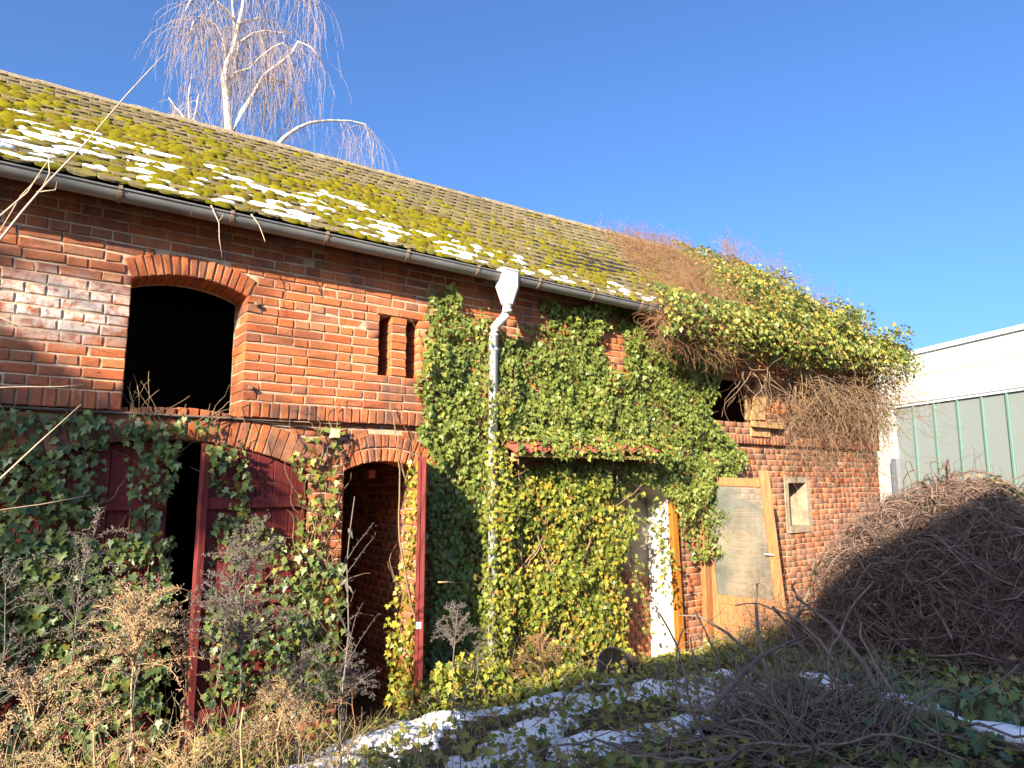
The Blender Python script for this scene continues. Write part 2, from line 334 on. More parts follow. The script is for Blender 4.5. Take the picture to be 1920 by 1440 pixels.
def ivy(root, P, N, size, rnd, roll, mat, single=300, keep=None):
    """leaves: the ones that show largest as objects, the rest as one mesh"""
    d = np.linalg.norm(P - np.array(EYE), axis=1); score = size/d
    if keep is not None: score = score*keep
    order = np.argsort(-score); a, b = order[:single], order[single:]
    U, T, NN = leaf_frames(N[a], roll[a]); base = WO[root.name]
    for i, q in enumerate(a):
        o = bpy.data.objects.new('leaf', leaf_mesh(mat, int(min(13, rnd[q]*14))))
        m = Matrix(((U[i][0], T[i][0], NN[i][0]), (U[i][1], T[i][1], NN[i][1]), (U[i][2], T[i][2], NN[i][2]))).to_4x4()
        o.matrix_world = Matrix.Translation(Vector(P[q]) - base) @ m @ Matrix.Scale(size[q], 4)
        COL.objects.link(o); o.parent = root
    if len(b):
        V, F, R = leaf_field(P[b], N[b], size[b], rnd[b], roll[b])
        o = ob('foliage', mesh_np('foliage', V, F, mat, R), root); o['kind'] = 'stuff'
leafrand = lambda n: RS.beta(2.0, 2.4, n)

# ------------------------------------------------------------------ ground
def ss(a, b, x):
    t_ = min(1, max(0, (x-a)/(b-a))); return t_*t_*(3-2*t_)
def gh(x, y):
    if y > -0.02: h = 0.10
    else:
        h = 0.10 + 0.40*ss(0.05, 1.15, -y) + 0.10*ss(1.2, 3.0, -y)
    m = ss(0, 0.5, -y)*(1 - ss(14, 30, abs(x)+abs(y)))
    h += m*(0.10*nz(x*0.9, y*0.9, 3.1) + 0.045*nz(x*2.7, y*2.7, 8.0))
    return h
xs = np.unique(np.concatenate([np.linspace(-400, -8, 24), np.arange(-8, 14, 0.14), np.linspace(14, 400, 24)]))
ys = np.unique(np.concatenate([np.linspace(-400, -9, 24), np.arange(-9, 0.4, 0.12), np.linspace(0.4, 500, 26)]))
V = np.array([(x, y, gh(x, y)) for y in ys for x in xs]); nx = len(xs)
idx = np.arange(len(V)).reshape(len(ys), nx)
F = np.stack([idx[:-1, :-1], idx[:-1, 1:], idx[1:, 1:], idx[1:, :-1]], -1).reshape(-1, 4)
g = ob('ground', mesh_np('ground', V, F, 'soil', smooth=True)); g['kind'] = 'structure'

# ------------------------------------------------------------------ the barn
XL, XR = -5.0, 11.3
ZC = 2.66                                                   # underside of the soldier course
barn = thing('brick_barn', (3, 2, 0), 'old red brick barn with mossy tiled roof, ivy and broken openings', 'barn')
def ring(cx, cz, r, a0, a1, n): return [(cx + r*math.sin(a0 + (a1-a0)*i/n), cz + r*math.cos(a0 + (a1-a0)*i/n)) for i in range(n+1)]
class Arch:
    def __init__(s, x0, x1, zs, rise, thick, zb):
        s.x0, s.x1, s.zs, s.zb, s.th = x0, x1, zs, zb, thick
        hw = (x1-x0)/2; s.r = (hw*hw + rise*rise)/(2*rise); s.cx = (x0+x1)/2; s.cz = zs + rise - s.r; s.a = math.asin(hw/s.r)
    def outline(s, e=0.0):
        return [(s.x0-e, s.zb), ] + ring(s.cx, s.cz, s.r+e, -s.a, s.a, 14) + [(s.x1+e, s.zb)]
    def block(s, z0, z1):
        """x interval taken by opening and ring between z0 and z1"""
        z = (z0+z1)/2
        if z < s.zb: return None
        ro = s.r + s.th + 0.006
        if z < s.zs - 0.01: return (s.x0, s.x1)
        if z > s.cz + ro: return None
        w = math.sqrt(max(0, ro*ro - (z-s.cz)**2)); w = min(w, max((s.x1-s.x0)/2, (z-s.cz)*math.tan(s.a)) + 0.012)
        return (s.cx-w, s.cx+w)
class Rect:
    def __init__(s, x0, x1, z0, z1, frame=0.0): s.x0, s.x1, s.z0, s.z1, s.f = x0, x1, z0, z1, frame
    def outline(s, e=0.0): return [(s.x0-e, s.z0-e), (s.x0-e, s.z1+e), (s.x1+e, s.z1+e), (s.x1+e, s.z0-e)]
    def block(s, a, b):
        z = (a+b)/2; return (s.x0-s.f, s.x1+s.f) if s.z0-s.f < z < s.z1+s.f else None
loft = Arch(0.60, 1.395, 3.60, 0.085, 0.155, 2.655)
slits = [Rect(2.52, 2.635, 3.085, 3.617), Rect(2.785, 2.905, 3.085, 3.617)]
hatch = Rect(6.95, 8.25, 2.93, 3.55)
gate = Arch(-0.06, 1.98, 2.235, 0.235, 0.235, -0.2)
door = Arch(2.262, 2.99, 2.26, 0.085, 0.235, -0.2)
niche = Arch(5.25, 6.30, 1.95, 0.25, 0.12, -0.2)
porch = Rect(6.92, 7.72, -0.2, 2.20)
window = Rect(8.72, 9.17, 1.56, 2.155, 0.085)
def wall_mesh(outer, holes, y0, y1, mat):
    loops = [outer] + holes; flat = [p for l in loops for p in l]
    tri = tessellate_polygon([[Vector((x, z, 0)) for x, z in l] for l in loops])
    n = len(flat); V = [(x, y0, z) for x, z in flat] + [(x, y1, z) for x, z in flat]
    F = [tuple(t) for t in tri] + [tuple(i+n for i in reversed(t)) for t in tri]; k = 0
    for l in loops:
        m = len(l)
        F += [(k+i, k+(i+1) % m, n+k+(i+1) % m, n+k+i) for i in range(m)]; k += m
    me = mesh_py('wall', V, F, mat); bm = bmesh.new(); bm.from_mesh(me); bmesh.ops.recalc_face_normals(bm, faces=bm.faces); bm.to_mesh(me); bm.free()
    return me
E_ = 0.007
YU, YLo = 0.0, 0.05                                          # brick faces of the upper and the lower wall
up_poly = [(XL, ZC-0.02), (XL, 4.2), (XR, 4.2), (XR, ZC-0.02), (8.3, ZC-0.02)]
# the loft opening cuts through the soldier course down to the ledge
lo = loft.outline(E_)
outer = [(XL, ZC+0.004), (lo[0][0], ZC+0.004)] + lo[1:-1] + [(lo[-1][0], ZC+0.004), (XR, ZC+0.004), (XR, 4.22), (XL, 4.22)]
wall_u = ob('wall', wall_mesh(outer, [s_.outline(E_) for s_ in slits] + [hatch.outline(E_)], YU+0.0085, 0.37, 'mortar'), barn)
def feet(a):
    o = a.outline(E_); return o
g1, d1, n1 = gate.outline(E_), door.outline(E_), niche.outline(E_)
p1 = [(porch.x0-E_, -0.2), (porch.x0-E_, porch.z1+E_), (porch.x1+E_, porch.z1+E_), (porch.x1+E_, -0.2)]
outer = [(XL, ZC-0.006), (XL, -0.2)] + g1 + d1 + n1 + p1 + [(XR, -0.2), (XR, ZC-0.006)]
wall_l = ob('wall', wall_mesh(outer, [window.outline(E_)], YLo+0.0085, 0.37, 'mortar'), barn)
# other walls, floors, inside
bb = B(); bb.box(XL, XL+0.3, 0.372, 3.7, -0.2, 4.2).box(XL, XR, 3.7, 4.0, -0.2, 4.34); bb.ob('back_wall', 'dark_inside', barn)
bb = B().quadprism([(XR-0.3, 0.372, -0.2), (XR-0.3, 4.0, -0.2), (XR-0.3, 4.0, 4.2245), (XR-0.3, 0.372, 4.2245)], (0.3, 0, 0))
bb.add([(XR-0.3, 0.0, 4.225), (XR-0.3, 4.0, 4.225), (XR-0.3, 2.0, 5.8), (XR, 0.0, 4.225), (XR, 4.0, 4.225), (XR, 2.0, 5.8)], [(0, 2, 1), (3, 4, 5), (0, 1, 4, 3), (1, 2, 5, 4), (2, 0, 3, 5)])
bb.ob('gable_wall', 'brick', barn, 0.3)
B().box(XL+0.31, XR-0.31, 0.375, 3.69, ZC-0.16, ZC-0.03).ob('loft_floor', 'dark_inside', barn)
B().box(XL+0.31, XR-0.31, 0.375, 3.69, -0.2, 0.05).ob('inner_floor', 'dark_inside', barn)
B().box(5.15, 8.6, 0.42, 0.52, 0.05, 2.49).ob('blocking_wall', 'peeling_wall', barn)
B().box(2.06, 2.2, 0.375, 3.69, 0.06, 2.49).ob('partition_wall', 'mortar', barn)
pw = B().box(3.02, 3.14, 0.375, 3.69, 0.06, 2.49).ob('partition_wall', 'mortar', barn)

# --- bricks
BRICK_F = [(0, 1, 2, 3), (0, 4, 5, 1), (1, 5, 6, 2), (2, 6, 7, 3), (3, 7, 4, 0), (4, 8, 9, 5), (5, 9, 10, 6), (6, 10, 11, 7), (7, 11, 8, 4)]
def brick_verts(q, y0, y1, bev=0.007, j=0.0030):
    """q: 4 (x,z) corners; face at y0, back at y1; front edges worn"""
    cx = sum(p[0] for p in q)/4; cz = sum(p[1] for p in q)/4
    V = []
    for ring_ in range(3):
        for x, z in q:
            if ring_ == 0:
                b = bev*random.uniform(0.6, 1.5)
                dx, dz = cx-x, cz-z
                V.append((x + math.copysign(min(b, abs(dx)), dx) + random.uniform(-j, j), y0 + random.uniform(-j, j)*1.2, z + math.copysign(min(b, abs(dz)), dz) + random.uniform(-j, j)))
            elif ring_ == 1: V.append((x + random.uniform(-j, j)*0.6, y0 + bev + random.uniform(0, j), z + random.uniform(-j, j)*0.6))
            else: V.append((x, y1, z))
    return V
PITCHZ, BH = 0.0762, 0.0662
def lay(blocks, x0, x1, z0, z1, yface, seed):
    out = []; z = z0; k = 0; rr = random.Random(seed)
    while z + 0.03 < z1:
        za, zb = z, min(z+BH, z1); iv = [(x0, x1)]
        for b in blocks:
            q = b.block(za, zb)
            if q:
                nv = []
                for a, c_ in iv:
                    if q[1] <= a or q[0] >= c_: nv.append((a, c_)); continue
                    if q[0] > a: nv.append((a, q[0], ))
                    if q[1] < c_: nv.append((q[1], c_))
                iv = nv
        for a, c_ in iv:
            x = a if a > x0 else a - rr.uniform(0, 0.12); head = (k % 2 == 0); first = True
            while x < c_ - 0.012:
                w = (0.118 if head else 0.238)
                if rr.random() < 0.13: w = 0.238 if head else 0.118
                if first and not head: w = 0.118 if rr.random() < 0.5 else 0.238
                w += rr.uniform(-0.007, 0.007)
                xe = x + w
                if c_ - xe < 0.05: xe = c_
                xs_ = max(x, a); jl = first and a > x0; jr = xe >= c_-1e-6 and c_ < x1
                xe = min(xe, c_)
                if xe - xs_ > 0.03:
                    h = rr.uniform(-0.003, 0.003)
                    sp = rr.uniform(0.003, 0.007) if rr.random() < 0.10 else 0.0
                    out.append(dict(q=[(xs_, za+h), (xe, za+h+rr.uniform(-.0015, .0015)), (xe, zb+h+rr.uniform(-.0015, .0015)), (xs_, zb+h)], y0=yface+sp+rr.uniform(-0.004, 0.002), y1=yface+(0.33 if (jl or jr) else 0.10), cut=jl or jr, head=head))
                x = xe + 0.0092; first = False
        z += PITCHZ; k += 1
    return out
A1 = [(0.01, 2.59), (0.48, 2.66), (0.55, 2.32), (0.55, 2.07), (0.48, 1.83), (0.53, 1.55), (0.06, 1.05), (-0.11, 1.22), (-0.22, 2.51)]
A2 = [(0.61, 2.58), (1.0, 2.56), (0.97, 2.33), (0.97, 2.07), (0.89, 1.88), (0.86, 1.6), (0.74, 1.64), (0.67, 2.18)]
A3 = [(-0.3, 1.86), (0.87, 1.78), (1.0, 1.81), (1.03, 0.42), (0.1, 0.38), (-0.3, 0.41)]
A4 = [(-0.4, 2.62), (1.24, 2.64), (1.24, 2.53), (-0.4, 2.51)]
B1 = [(1.16, 2.45), (1.42, 2.46), (1.49, 2.18), (1.49, 1.94), (1.88, 1.69), (2.24, 1.54), (2.27, 0.51), (1.34, 0.31), (1.23, 0.69), (1.23, 1.8)]
B2 = [(1.77, 2.43), (2.02, 2.61), (2.2, 2.62), (2.24, 2.27), (2.2, 1.92), (2.05, 1.66), (1.86, 1.67), (1.84, 2.18)]
C1 = [(2.81, 2.35), (2.98, 2.37), (3.0, 0.3), (2.67, 0.41), (2.64, 1.08), (2.79, 1.55)]
D1 = [(2.98, 3.89), (3.21, 4.01), (3.39, 3.75), (3.6, 3.86), (3.79, 3.65), (4.23, 3.81), (4.3, 4.05), (4.66, 3.99), (5.21, 4.14), (5.68, 4.18), (5.8, 3.78), (6.77, 4.04), (7.87, 4.04), (7.21, 3.54), (6.96, 2.98), (7.63, 2.53), (7.5, 2.29), (7.17, 2.16), (7.09, 1.8), (7.26, 1.28), (6.51, 1.26), (6.22, 1.88), (5.95, 2.1), (5.45, 2.19), (5.55, 1.67), (5.38, 1.39), (5.43, 0.4), (4.9, 0.32), (3.96, 0.32), (3.68, 0.33), (3.05, 0.33), (3.01, 2.4), (2.87, 2.56), (2.95, 2.9), (2.83, 2.96), (2.95, 3.38)]
DGAP = [(5.12, 3.82), (5.5, 3.9), (5.48, 3.35), (5.24, 3.41)]
def covered(x, z):
    p = np.array([[x, z]]); return any(inpoly(p, q)[0] for q in (A1, A2, A3, B1, B2, D1)) and not inpoly(p, DGAP)[0]
SOLD = 0.12
up_b = lay([loft, hatch] + slits, XL, XR, ZC+SOLD+0.011, 4.2, YU, 3)
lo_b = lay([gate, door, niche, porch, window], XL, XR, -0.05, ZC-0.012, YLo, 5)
for b in up_b: b['wall'] = wall_u
for b in lo_b: b['wall'] = wall_l
allb = up_b + lo_b
def score(b):
    (xa, za), (xb, zb) = b['q'][0], b['q'][2]; x, z = (xa+xb)/2, (za+zb)/2
    if x < -0.35 or z < 0.3 or z > 4.07 or covered(x, z): return 0
    dx, dz = x-EYE.x, z-EYE.z; d = math.sqrt(dx*dx + dz*dz + 5.4**2)
    return (xb-xa)*(zb-za)*5.4/d**3
allb.sort(key=score, reverse=True)
_bcache = {}
def brick_obj(b):
    (xa, za), (xb, zb) = b['q'][0], b['q'][2]; L = xb-xa; d = b['y1']-b['y0']
    key = (round(L/0.01), round(d/0.02), round((zb-za)/0.01), random.randrange(5))
    if key not in _bcache:
        V = brick_verts([(-L/2, -(zb-za)/2), (L/2, -(zb-za)/2), (L/2, (zb-za)/2), (-L/2, (zb-za)/2)], 0, d, 0.007)
        _bcache[key] = mesh_py('brick', V, BRICK_F, 'brick', 0.0)
    o = ob('brick', _bcache[key], b['wall'], ((xa+xb)/2, b['y0'], (za+zb)/2))
    o.rotation_euler = (random.gauss(0, 0.006), random.gauss(0, 0.006), random.gauss(0, 0.012))
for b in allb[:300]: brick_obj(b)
for w_ in (wall_u, wall_l):
    V = []; F = []; R = []
    for b in allb[300:]:
        if b['wall'] is w_:
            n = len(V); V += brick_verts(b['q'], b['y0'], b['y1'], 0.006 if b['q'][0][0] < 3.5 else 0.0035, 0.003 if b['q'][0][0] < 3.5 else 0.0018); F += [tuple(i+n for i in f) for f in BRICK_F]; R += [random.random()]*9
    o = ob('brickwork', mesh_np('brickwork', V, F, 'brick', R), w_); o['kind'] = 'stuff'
# soldier course on the ledge
V = []; F = []; R = []
for xa_, xb_ in ((XL, loft.x0), (loft.x1, XR)):
    nb_ = round((xb_-xa_)/0.0748); st_ = (xb_-xa_)/nb_
    for i in range(nb_):
        x, x1_ = xa_+st_*i, xa_+st_*(i+1)-0.0095; 
        if i == nb_-1: x1_ = xb_
        q = [(x, ZC+random.uniform(-.004, .003)), (x1_, ZC+random.uniform(-.004, .003)), (x1_, ZC+SOLD), (x, ZC+SOLD)]
        edge = x1_ == loft.x0 or x == loft.x1; y0 = YU-0.004+random.uniform(-.004, .004)
        if -0.4 < x < 2.95:
            cx, cz = (x+x1_)/2, ZC+SOLD/2
            me = mesh_py('soldier_brick', brick_verts([(a-cx, c_-cz) for a, c_ in q], 0, 0.33 if edge else 0.1, 0.007), BRICK_F, 'brick', random.random())
            ob('soldier_brick', me, wall_u, (cx, y0, cz))
        else:
            n = len(V); V += brick_verts(q, y0, y0+0.1); F += [tuple(i_+n for i_ in f) for f in BRICK_F]; R += [random.random()]*9
o = ob('soldier_course', mesh_np('soldier_course', V, F, 'brick', R), wall_u); o['kind'] = 'stuff'
# arches: one mesh per voussoir
def arch_bricks(a, n, y0, y1, wall, mat='brick', split=False):
    st = 2*a.a/n
    for i in range(n):
        a0, a1 = -a.a + st*i, -a.a + st*(i+1); g_ = 0.005/a.r
        rows = [(0, a.th)] if not split else [(0, a.th*0.49), (a.th*0.51+0.003, a.th)]
        for ra, rb in rows:
            r0, r1 = a.r+ra, a.r+rb + random.uniform(-0.006, 0.006)
            P = [(r0, a0+g_), (r0, a1-g_), (r1, a1-g_), (r1, a0+g_)]
            q = [(a.cx + r_*math.sin(t_), a.cz + r_*math.cos(t_)) for r_, t_ in P]
            cx, cz = sum(p[0] for p in q)/4, sum(p[1] for p in q)/4; yy = y0+random.uniform(-0.004, 0.004)
            me = mesh_py('arch_brick', brick_verts([(u-cx, v-cz) for u, v in q], 0, y1-y0, 0.007), BRICK_F, mat, random.random()*0.8)
            ob('arch_brick', me, wall, (cx, yy, cz))
arch_bricks(loft, 15, YU-0.006, 0.30, wall_u)
arch_bricks(gate, 30, YLo-0.008, 0.15, wall_l)
arch_bricks(door, 13, YLo-0.008, 0.30, wall_l, split=True)
# lintel bricks above the two slits
for a, c_ in ((2.49, 2.70), (2.712, 2.93)):
    ob('brick', mesh_py('brick', brick_verts([(a, 3.625), (c_, 3.625), (c_, 3.688), (a, 3.688)], YU-0.006, 0.3, 0.006), BRICK_F, 'brick', 0.3), wall_u)
# inner partition bricks seen through the small doorway
V = []; F = []; R = []
for k in range(30):
    z = 0.08+k*PITCHZ; y = 0.39 + (0.06 if k % 2 else 0)
    while y < 3.0:
        q = brick_verts([(y, z), (y+0.115, z), (y+0.115, z+BH), (y, z+BH)], 0, 0.05); n = len(V)
        V += [(3.012+b_, a, c_) for a, b_, c_ in q]; F += [tuple(i+n for i in f) for f in BRICK_F]; R += [random.random()]*9; y += 0.127
o = ob('brickwork', mesh_np('brickwork', V, F, 'brick', R), pw); o['kind'] = 'stuff'
V = []; F = []; R = []
for k in range(14):
    z = 0.06+k*PITCHZ; x = 5.27 + (0.06 if k % 2 else 0)
    while x < 6.28:
        if z < 0.62 or random.random() < 1.5-z:
            n = len(V); V += brick_verts([(x, z), (x+0.115, z), (x+0.115, z+BH), (x, z+BH)], 0.411, 0.43); F += [tuple(i+n for i in f) for f in BRICK_F]; R += [0.45+0.1*random.random()]*9
        x += 0.127
o = ob('brickwork', mesh_np('brickwork', V, F, 'brick', R), bpy.data.objects['blocking_wall']); o['kind'] = 'stuff'
# niche: whitewashed reveals and soffit
no = niche.outline(-0.004)
V = []; F = []
for i, (x, z) in enumerate(no): V += [(x, YLo+0.004, z), (x, 0.417, z)]
F = [(2*i, 2*i+2, 2*i+3, 2*i+1) for i in range(len(no)-1)]
ob('reveal', mesh_py('reveal', V, F, 'whitewash'), barn)
# window: plaster surround, deep reveal, board behind
ws = B(); f_ = 0.085; y0, y1 = 0.018, YLo+0.012
ws.box(8.72-f_, 8.72, y0+0.02, y1, 1.56-f_, 2.155+f_, 0.006).box(9.17, 9.17+f_, y0+0.02, y1, 1.56-f_, 2.155+f_, 0.006)
ws.box(8.72, 9.17, y0+0.02, y1, 2.155, 2.155+f_, 0.004).box(8.69, 9.19, y0, y1, 1.56-f_, 1.56, 0.004)
ws.ob('window_surround', 'plaster', barn)
ws = B().box(9.165, 9.172, YLo+0.014, 0.33, 1.56, 2.155).box(8.72, 9.165, YLo+0.014, 0.33, 1.553, 1.56).ob('window_reveal', 'plaster', barn)
B().box(8.70, 9.2, 0.34, 0.362, 1.5, 2.2).ob('window_board', 'plaster', barn)
# boards left in the hatch
hw = [B().quadprism([(7.86, -0.02, 2.98), (8.17, -0.02, 2.99), (8.21, -0.04, 3.36), (8.02, -0.04, 3.50)], (0, 0.035, 0)),
      B().box(7.80, 8.46, -0.10, -0.045, 2.885, 2.96, 0.01), B().box(7.84, 8.24, -0.03, 0.0, 2.76, 2.88, 0.008), B().box(8.04, 8.48, -0.03, 0.02, 3.53, 3.62, 0.008),
      B().quadprism([(7.80, 0.01, 2.98), (7.90, 0.01, 2.98), (7.90, 0.01, 3.25), (7.82, 0.01, 3.31)], (0, 0.03, 0))]
fr = thing('hatch_boards', (8.1, 0, 2.9), 'remains of a weathered board frame nailed over the upper hatch below the vines', 'boards')
for b in hw: b.ob('board', 'old_wood', fr)
B().box(XL, 2.2, YLo-0.03, YLo+0.003, ZC-0.018, ZC-0.006, 0.0).ob('ledge_strip', 'rusty', barn)

# --- roof
EY, EZ, RY = -0.24, 4.145, 2.0
def roof_pt(x, s, h=0.0):
    rz = 5.84 + 0.025*x; sag = 0.022*math.sin(x*0.85+0.6)*math.sin(math.pi*min(1, s+0.12))
    y = EY + (RY-EY)*s; z = EZ + (rz-EZ)*s + sag; dy, dz = RY-EY, rz-EZ; l = math.hypot(dy, dz)
    return (x, y - dz/l*h, z + dy/l*h)
SL = 2.81; NROW = 18; EXP = SL/NROW
deck = B()
for xa, xb in ((XL-0.1, 3.0), (3.0, XR+0.1)):
    deck.add([roof_pt(xa, -0.0, -0.03), roof_pt(xb, -0.0, -0.03), roof_pt(xb, 1, -0.03), roof_pt(xa, 1, -0.03), roof_pt(xa, 0, 0.0), roof_pt(xb, 0, 0.0), roof_pt(xb, 1, 0), roof_pt(xa, 1, 0)],
             [(3, 2, 1, 0), (4, 5, 6, 7), (0, 1, 5, 4), (1, 2, 6, 5), (2, 3, 7, 6), (3, 0, 4, 7)])
    deck.add([(xa, RY, 5.80+.025*xa), (xb, RY, 5.80+.025*xb), (xb, 4.3, 4.1), (xa, 4.3, 4.1), (xa, RY, 5.84+.025*xa), (xb, RY, 5.84+.025*xb), (xb, 4.3, 4.14), (xa, 4.3, 4.14)], [(0, 1, 2, 3), (7, 6, 5, 4), (0, 4, 5, 1), (2, 6, 7, 3), (0, 3, 7, 4), (1, 5, 6, 2)])
roof = deck.ob('roof', 'dark_inside', barn)
TW = 0.176
_tp = [(-.5, .16), (-.42, .075), (-.2, .012), (.08, 0), (.3, .02), (.44, .09), (.5, .17), (.5, 1), (-.5, 1)]
TP = np.array([(u*(TW-0.004), v*0.31) for u, v in _tp]); NTP = len(TP)
TF = [tuple(range(NTP)), tuple(range(2*NTP-1, NTP-1, -1))] + [((i+1) % NTP, i, NTP+i, NTP+(i+1) % NTP) for i in range(NTP)]
def tile_world(x, k):
    """corner data for a tile in row k: local frame at its lower edge"""
    s = k/NROW - 0.004; o = Vector(roof_pt(x, s)); u = (Vector(roof_pt(x, s+0.1))-o).normalized(); xx = Vector((1, 0, 0.0)); n = xx.cross(u).normalized()
    return o, xx, u, n
tiles = []
for k in range(NROW):
    x = XL - 0.05 + (TW/2 if k % 2 else 0)
    while x < XR+0.08:
        tiles.append((x, k)); x += TW
def tile_local():
    lift = 0.031+random.uniform(0, 0.008); back = 0.006; th = 0.016; tw_ = random.gauss(0, 0.010); V = []
    for top in (1, 0):
        for a, b_ in TP:
            h = lift + (back-lift)*b_/0.31 + (th if top else 0) + random.uniform(-.0012, .0012) + a*tw_*1.5
            V.append((a + tw_*b_, b_ + (random.uniform(-.004, .004) if b_ < .1 else 0), h))
    return V
tiles.sort(key=lambda q: (Vector(roof_pt(q[0], q[1]/NROW)) - EYE).length if -0.75 + 0.02*q[1] < q[0] else 99)
tmesh = [mesh_py('roof_tile', tile_local(), TF, 'roof_tile', i/12) for i in range(12)]
V = []; F = []; R = []
for i, (x, k) in enumerate(tiles):
    o, xx, u, n = tile_world(x, k)
    if i < 300:
        t_ = bpy.data.objects.new('roof_tile', tmesh[i % 12]); m = Matrix((xx, u, n)).transposed().to_4x4()
        link(t_, roof, o); t_.rotation_euler = (m.to_euler()); t_.rotation_euler.z += random.gauss(0, 0.008)
    else:
        nn = len(V); V += [tuple(o + xx*a + u*b_ + n*c_) for a, b_, c_ in tile_local()]
        F += [tuple(q+nn for q in f) for f in TF]; R += [random.random()]*len(TF)
o = ob('tiling', mesh_py('tiling', V, F, 'roof_tile', R), roof); o['kind'] = 'stuff'
# ridge tiles
x = XL-0.1; i = 0
while x < XR+0.05:
    L = 0.385; V = []; F = []; n = 9; r = 0.098
    for e, (xx_, rr_) in enumerate(((0, r*1.08), (0.05, r*1.08), (L+0.03, r*0.96), (0, r*1.08-.016), (0.05, r*1.08-.016), (L+0.03, r*0.96-.016))):
        for q in range(n):
            a = math.pi*(q/(n-1))*1.0; V.append((xx_, -math.cos(a)*rr_*1.12 + random.uniform(-.003, .003), math.sin(a)*rr_*0.95 - 0.055 + random.uniform(-.003, .003)))
    for e in (0, 1, 3, 4):
        for q in range(n-1): F.append((e*n+q, e*n+q+1, (e+1)*n+q+1, (e+1)*n+q))
    for q in range(n-1): F.append((q, q+1, 3*n+q+1, 3*n+q)); F.append((2*n+q, 2*n+q+1, 5*n+q+1, 5*n+q))
    o = ob('ridge_tile', mesh_py('ridge_tile', V, F, 'ridge', random.random()), roof, (x, RY, 5.84+0.025*x + 0.022*math.sin(x*0.85+0.6)*0.35 + random.uniform(-.008, .008)))
    o.rotation_euler = (0, -0.025+random.gauss(0, 0.012), random.gauss(0, 0.012)); x += L; i += 1
# moss cushions
def cushion():
    bm = bmesh.new(); bmesh.ops.create_icosphere(bm, subdivisions=2, radius=1.0)
    bmesh.ops.delete(bm, geom=[v for v in bm.verts if v.co.z < -0.35], context='VERTS')
    o_ = random.uniform(0, 50)
    for v in bm.verts:
        k = 1 + 0.35*nz(v.co.x*1.5+o_, v.co.y*1.5, v.co.z*1.5) + 0.12*nz(v.co.x*5+o_, v.co.y*5, v.co.z*5); v.co = Vector((v.co.x*k, v.co.y*k, v.co.z*k*0.56))
    bm.verts.ensure_lookup_table(); Vv = np.array([v.co[:] for v in bm.verts]); Ff = np.array([[v.index for v in f.verts] for f in bm.faces]); bm.free(); return Vv, Ff
cush = [cushion() for _ in range(10)]
cmesh = [mesh_np('moss_cushion', v, f, 'moss', np.full(len(f), i/10), True) for i, (v, f) in enumerate(cush)]
def moss_d(x, s):
    peak = 0.47 - 0.02*max(0, x); d = math.exp(-((s-peak)/(0.33 if s < peak else 0.22))**2)
    fade = 1 - 0.75*ss(2.5, 8.0, x)
    cl = max(0, 0.55 + 1.5*nz(x*1.3, s*5, 1.7) + 0.5*nz(x*4, s*12, 6.7))
    if s > 0.80 - 0.01*x: d *= 0.15
    return min(1, d*fade*cl + (0.12*fade if s < 0.5 else 0.02))
mp = []
for _ in range(30000):
    x, s = random.uniform(-2.5, 9.5), random.uniform(0.0, 0.95)
    if random.random() < moss_d(x, s)*0.72:
        k = round(s*NROW) + random.choice((-0.12, 0.05, 0.1, 0.2)); s2 = max(0.005, k/NROW)
        mp.append((x, s2, random.choice((0.016, 0.022, 0.028, 0.034, 0.042, 0.050)) * random.uniform(0.8, 1.25) * (1.0 if x < 4 else 0.8)))
mp.sort(key=lambda q: -q[2]/(Vector(roof_pt(q[0], q[1]))-EYE).length if q[0] > -0.6 else 0)
parts = []; R = []
for i, (x, s, r_) in enumerate(mp):
    u_ = (s*NROW) % 1; P = Vector(roof_pt(x, s, 0.040 - 0.0145*u_)); a = random.uniform(0, 6.28); sx = random.uniform(0.9, 1.6)
    rot = Matrix.Rotation(math.atan2(1.7, 2.24), 3, 'X') @ Matrix.Rotation(random.gauss(0, .35), 3, 'Z')
    if i < 300:
        o = ob('moss_cushion', cmesh[i % 10], roof, P); o.rotation_euler = rot.to_euler(); o.scale = (r_*sx, r_, r_*random.uniform(0.75, 1.1))
    else:
        v, f = cush[i % 10]; v = (v*np.array([r_*sx, r_, r_*random.uniform(.75, 1.1)])) @ np.array(rot).T + np.array(P); parts.append((v, f)); R += [random.random()]*len(f)
V, F = cat(parts); o = ob('moss', mesh_np('moss', V, F, 'moss', R, True), roof); o['kind'] = 'stuff'
# snow left on the lower courses
def snow_mask(x, s):
    top = 0.47 - 0.06*max(0, x-0.3) + 0.05*nz(x*1.1, 2.0, 5.0)
    if x > 3.3: top = max(0.06, top)
    edge = ss(top+0.10, top-0.10, s)*ss(-0.02, 0.05, s)
    row = math.floor(s*NROW); u_ = s*NROW - row
    n = nz(x*5.2 - u_*0.6 + row*7.3, row*3.1, 1.0)*0.95 + nz(x*2.2, s*9, 9.0)*0.35 + nz(x*19, s*60, 3.0)*0.16
    return n + 0.70*edge - 0.66 - 1.1*max(0, abs(u_-0.56)-0.26) - 0.06*ss(1.2, -0.6, x) - 0.10*ss(3.0, 5.5, x)
gx = np.arange(-1.2, 6.4, 0.0125); gs = np.arange(0.0, 0.6, 0.0125/SL*0.9)
msk = np.array([[snow_mask(x, s) for x in gx] for s in gs])
vid = -np.ones(msk.shape, int); V = []; F = []
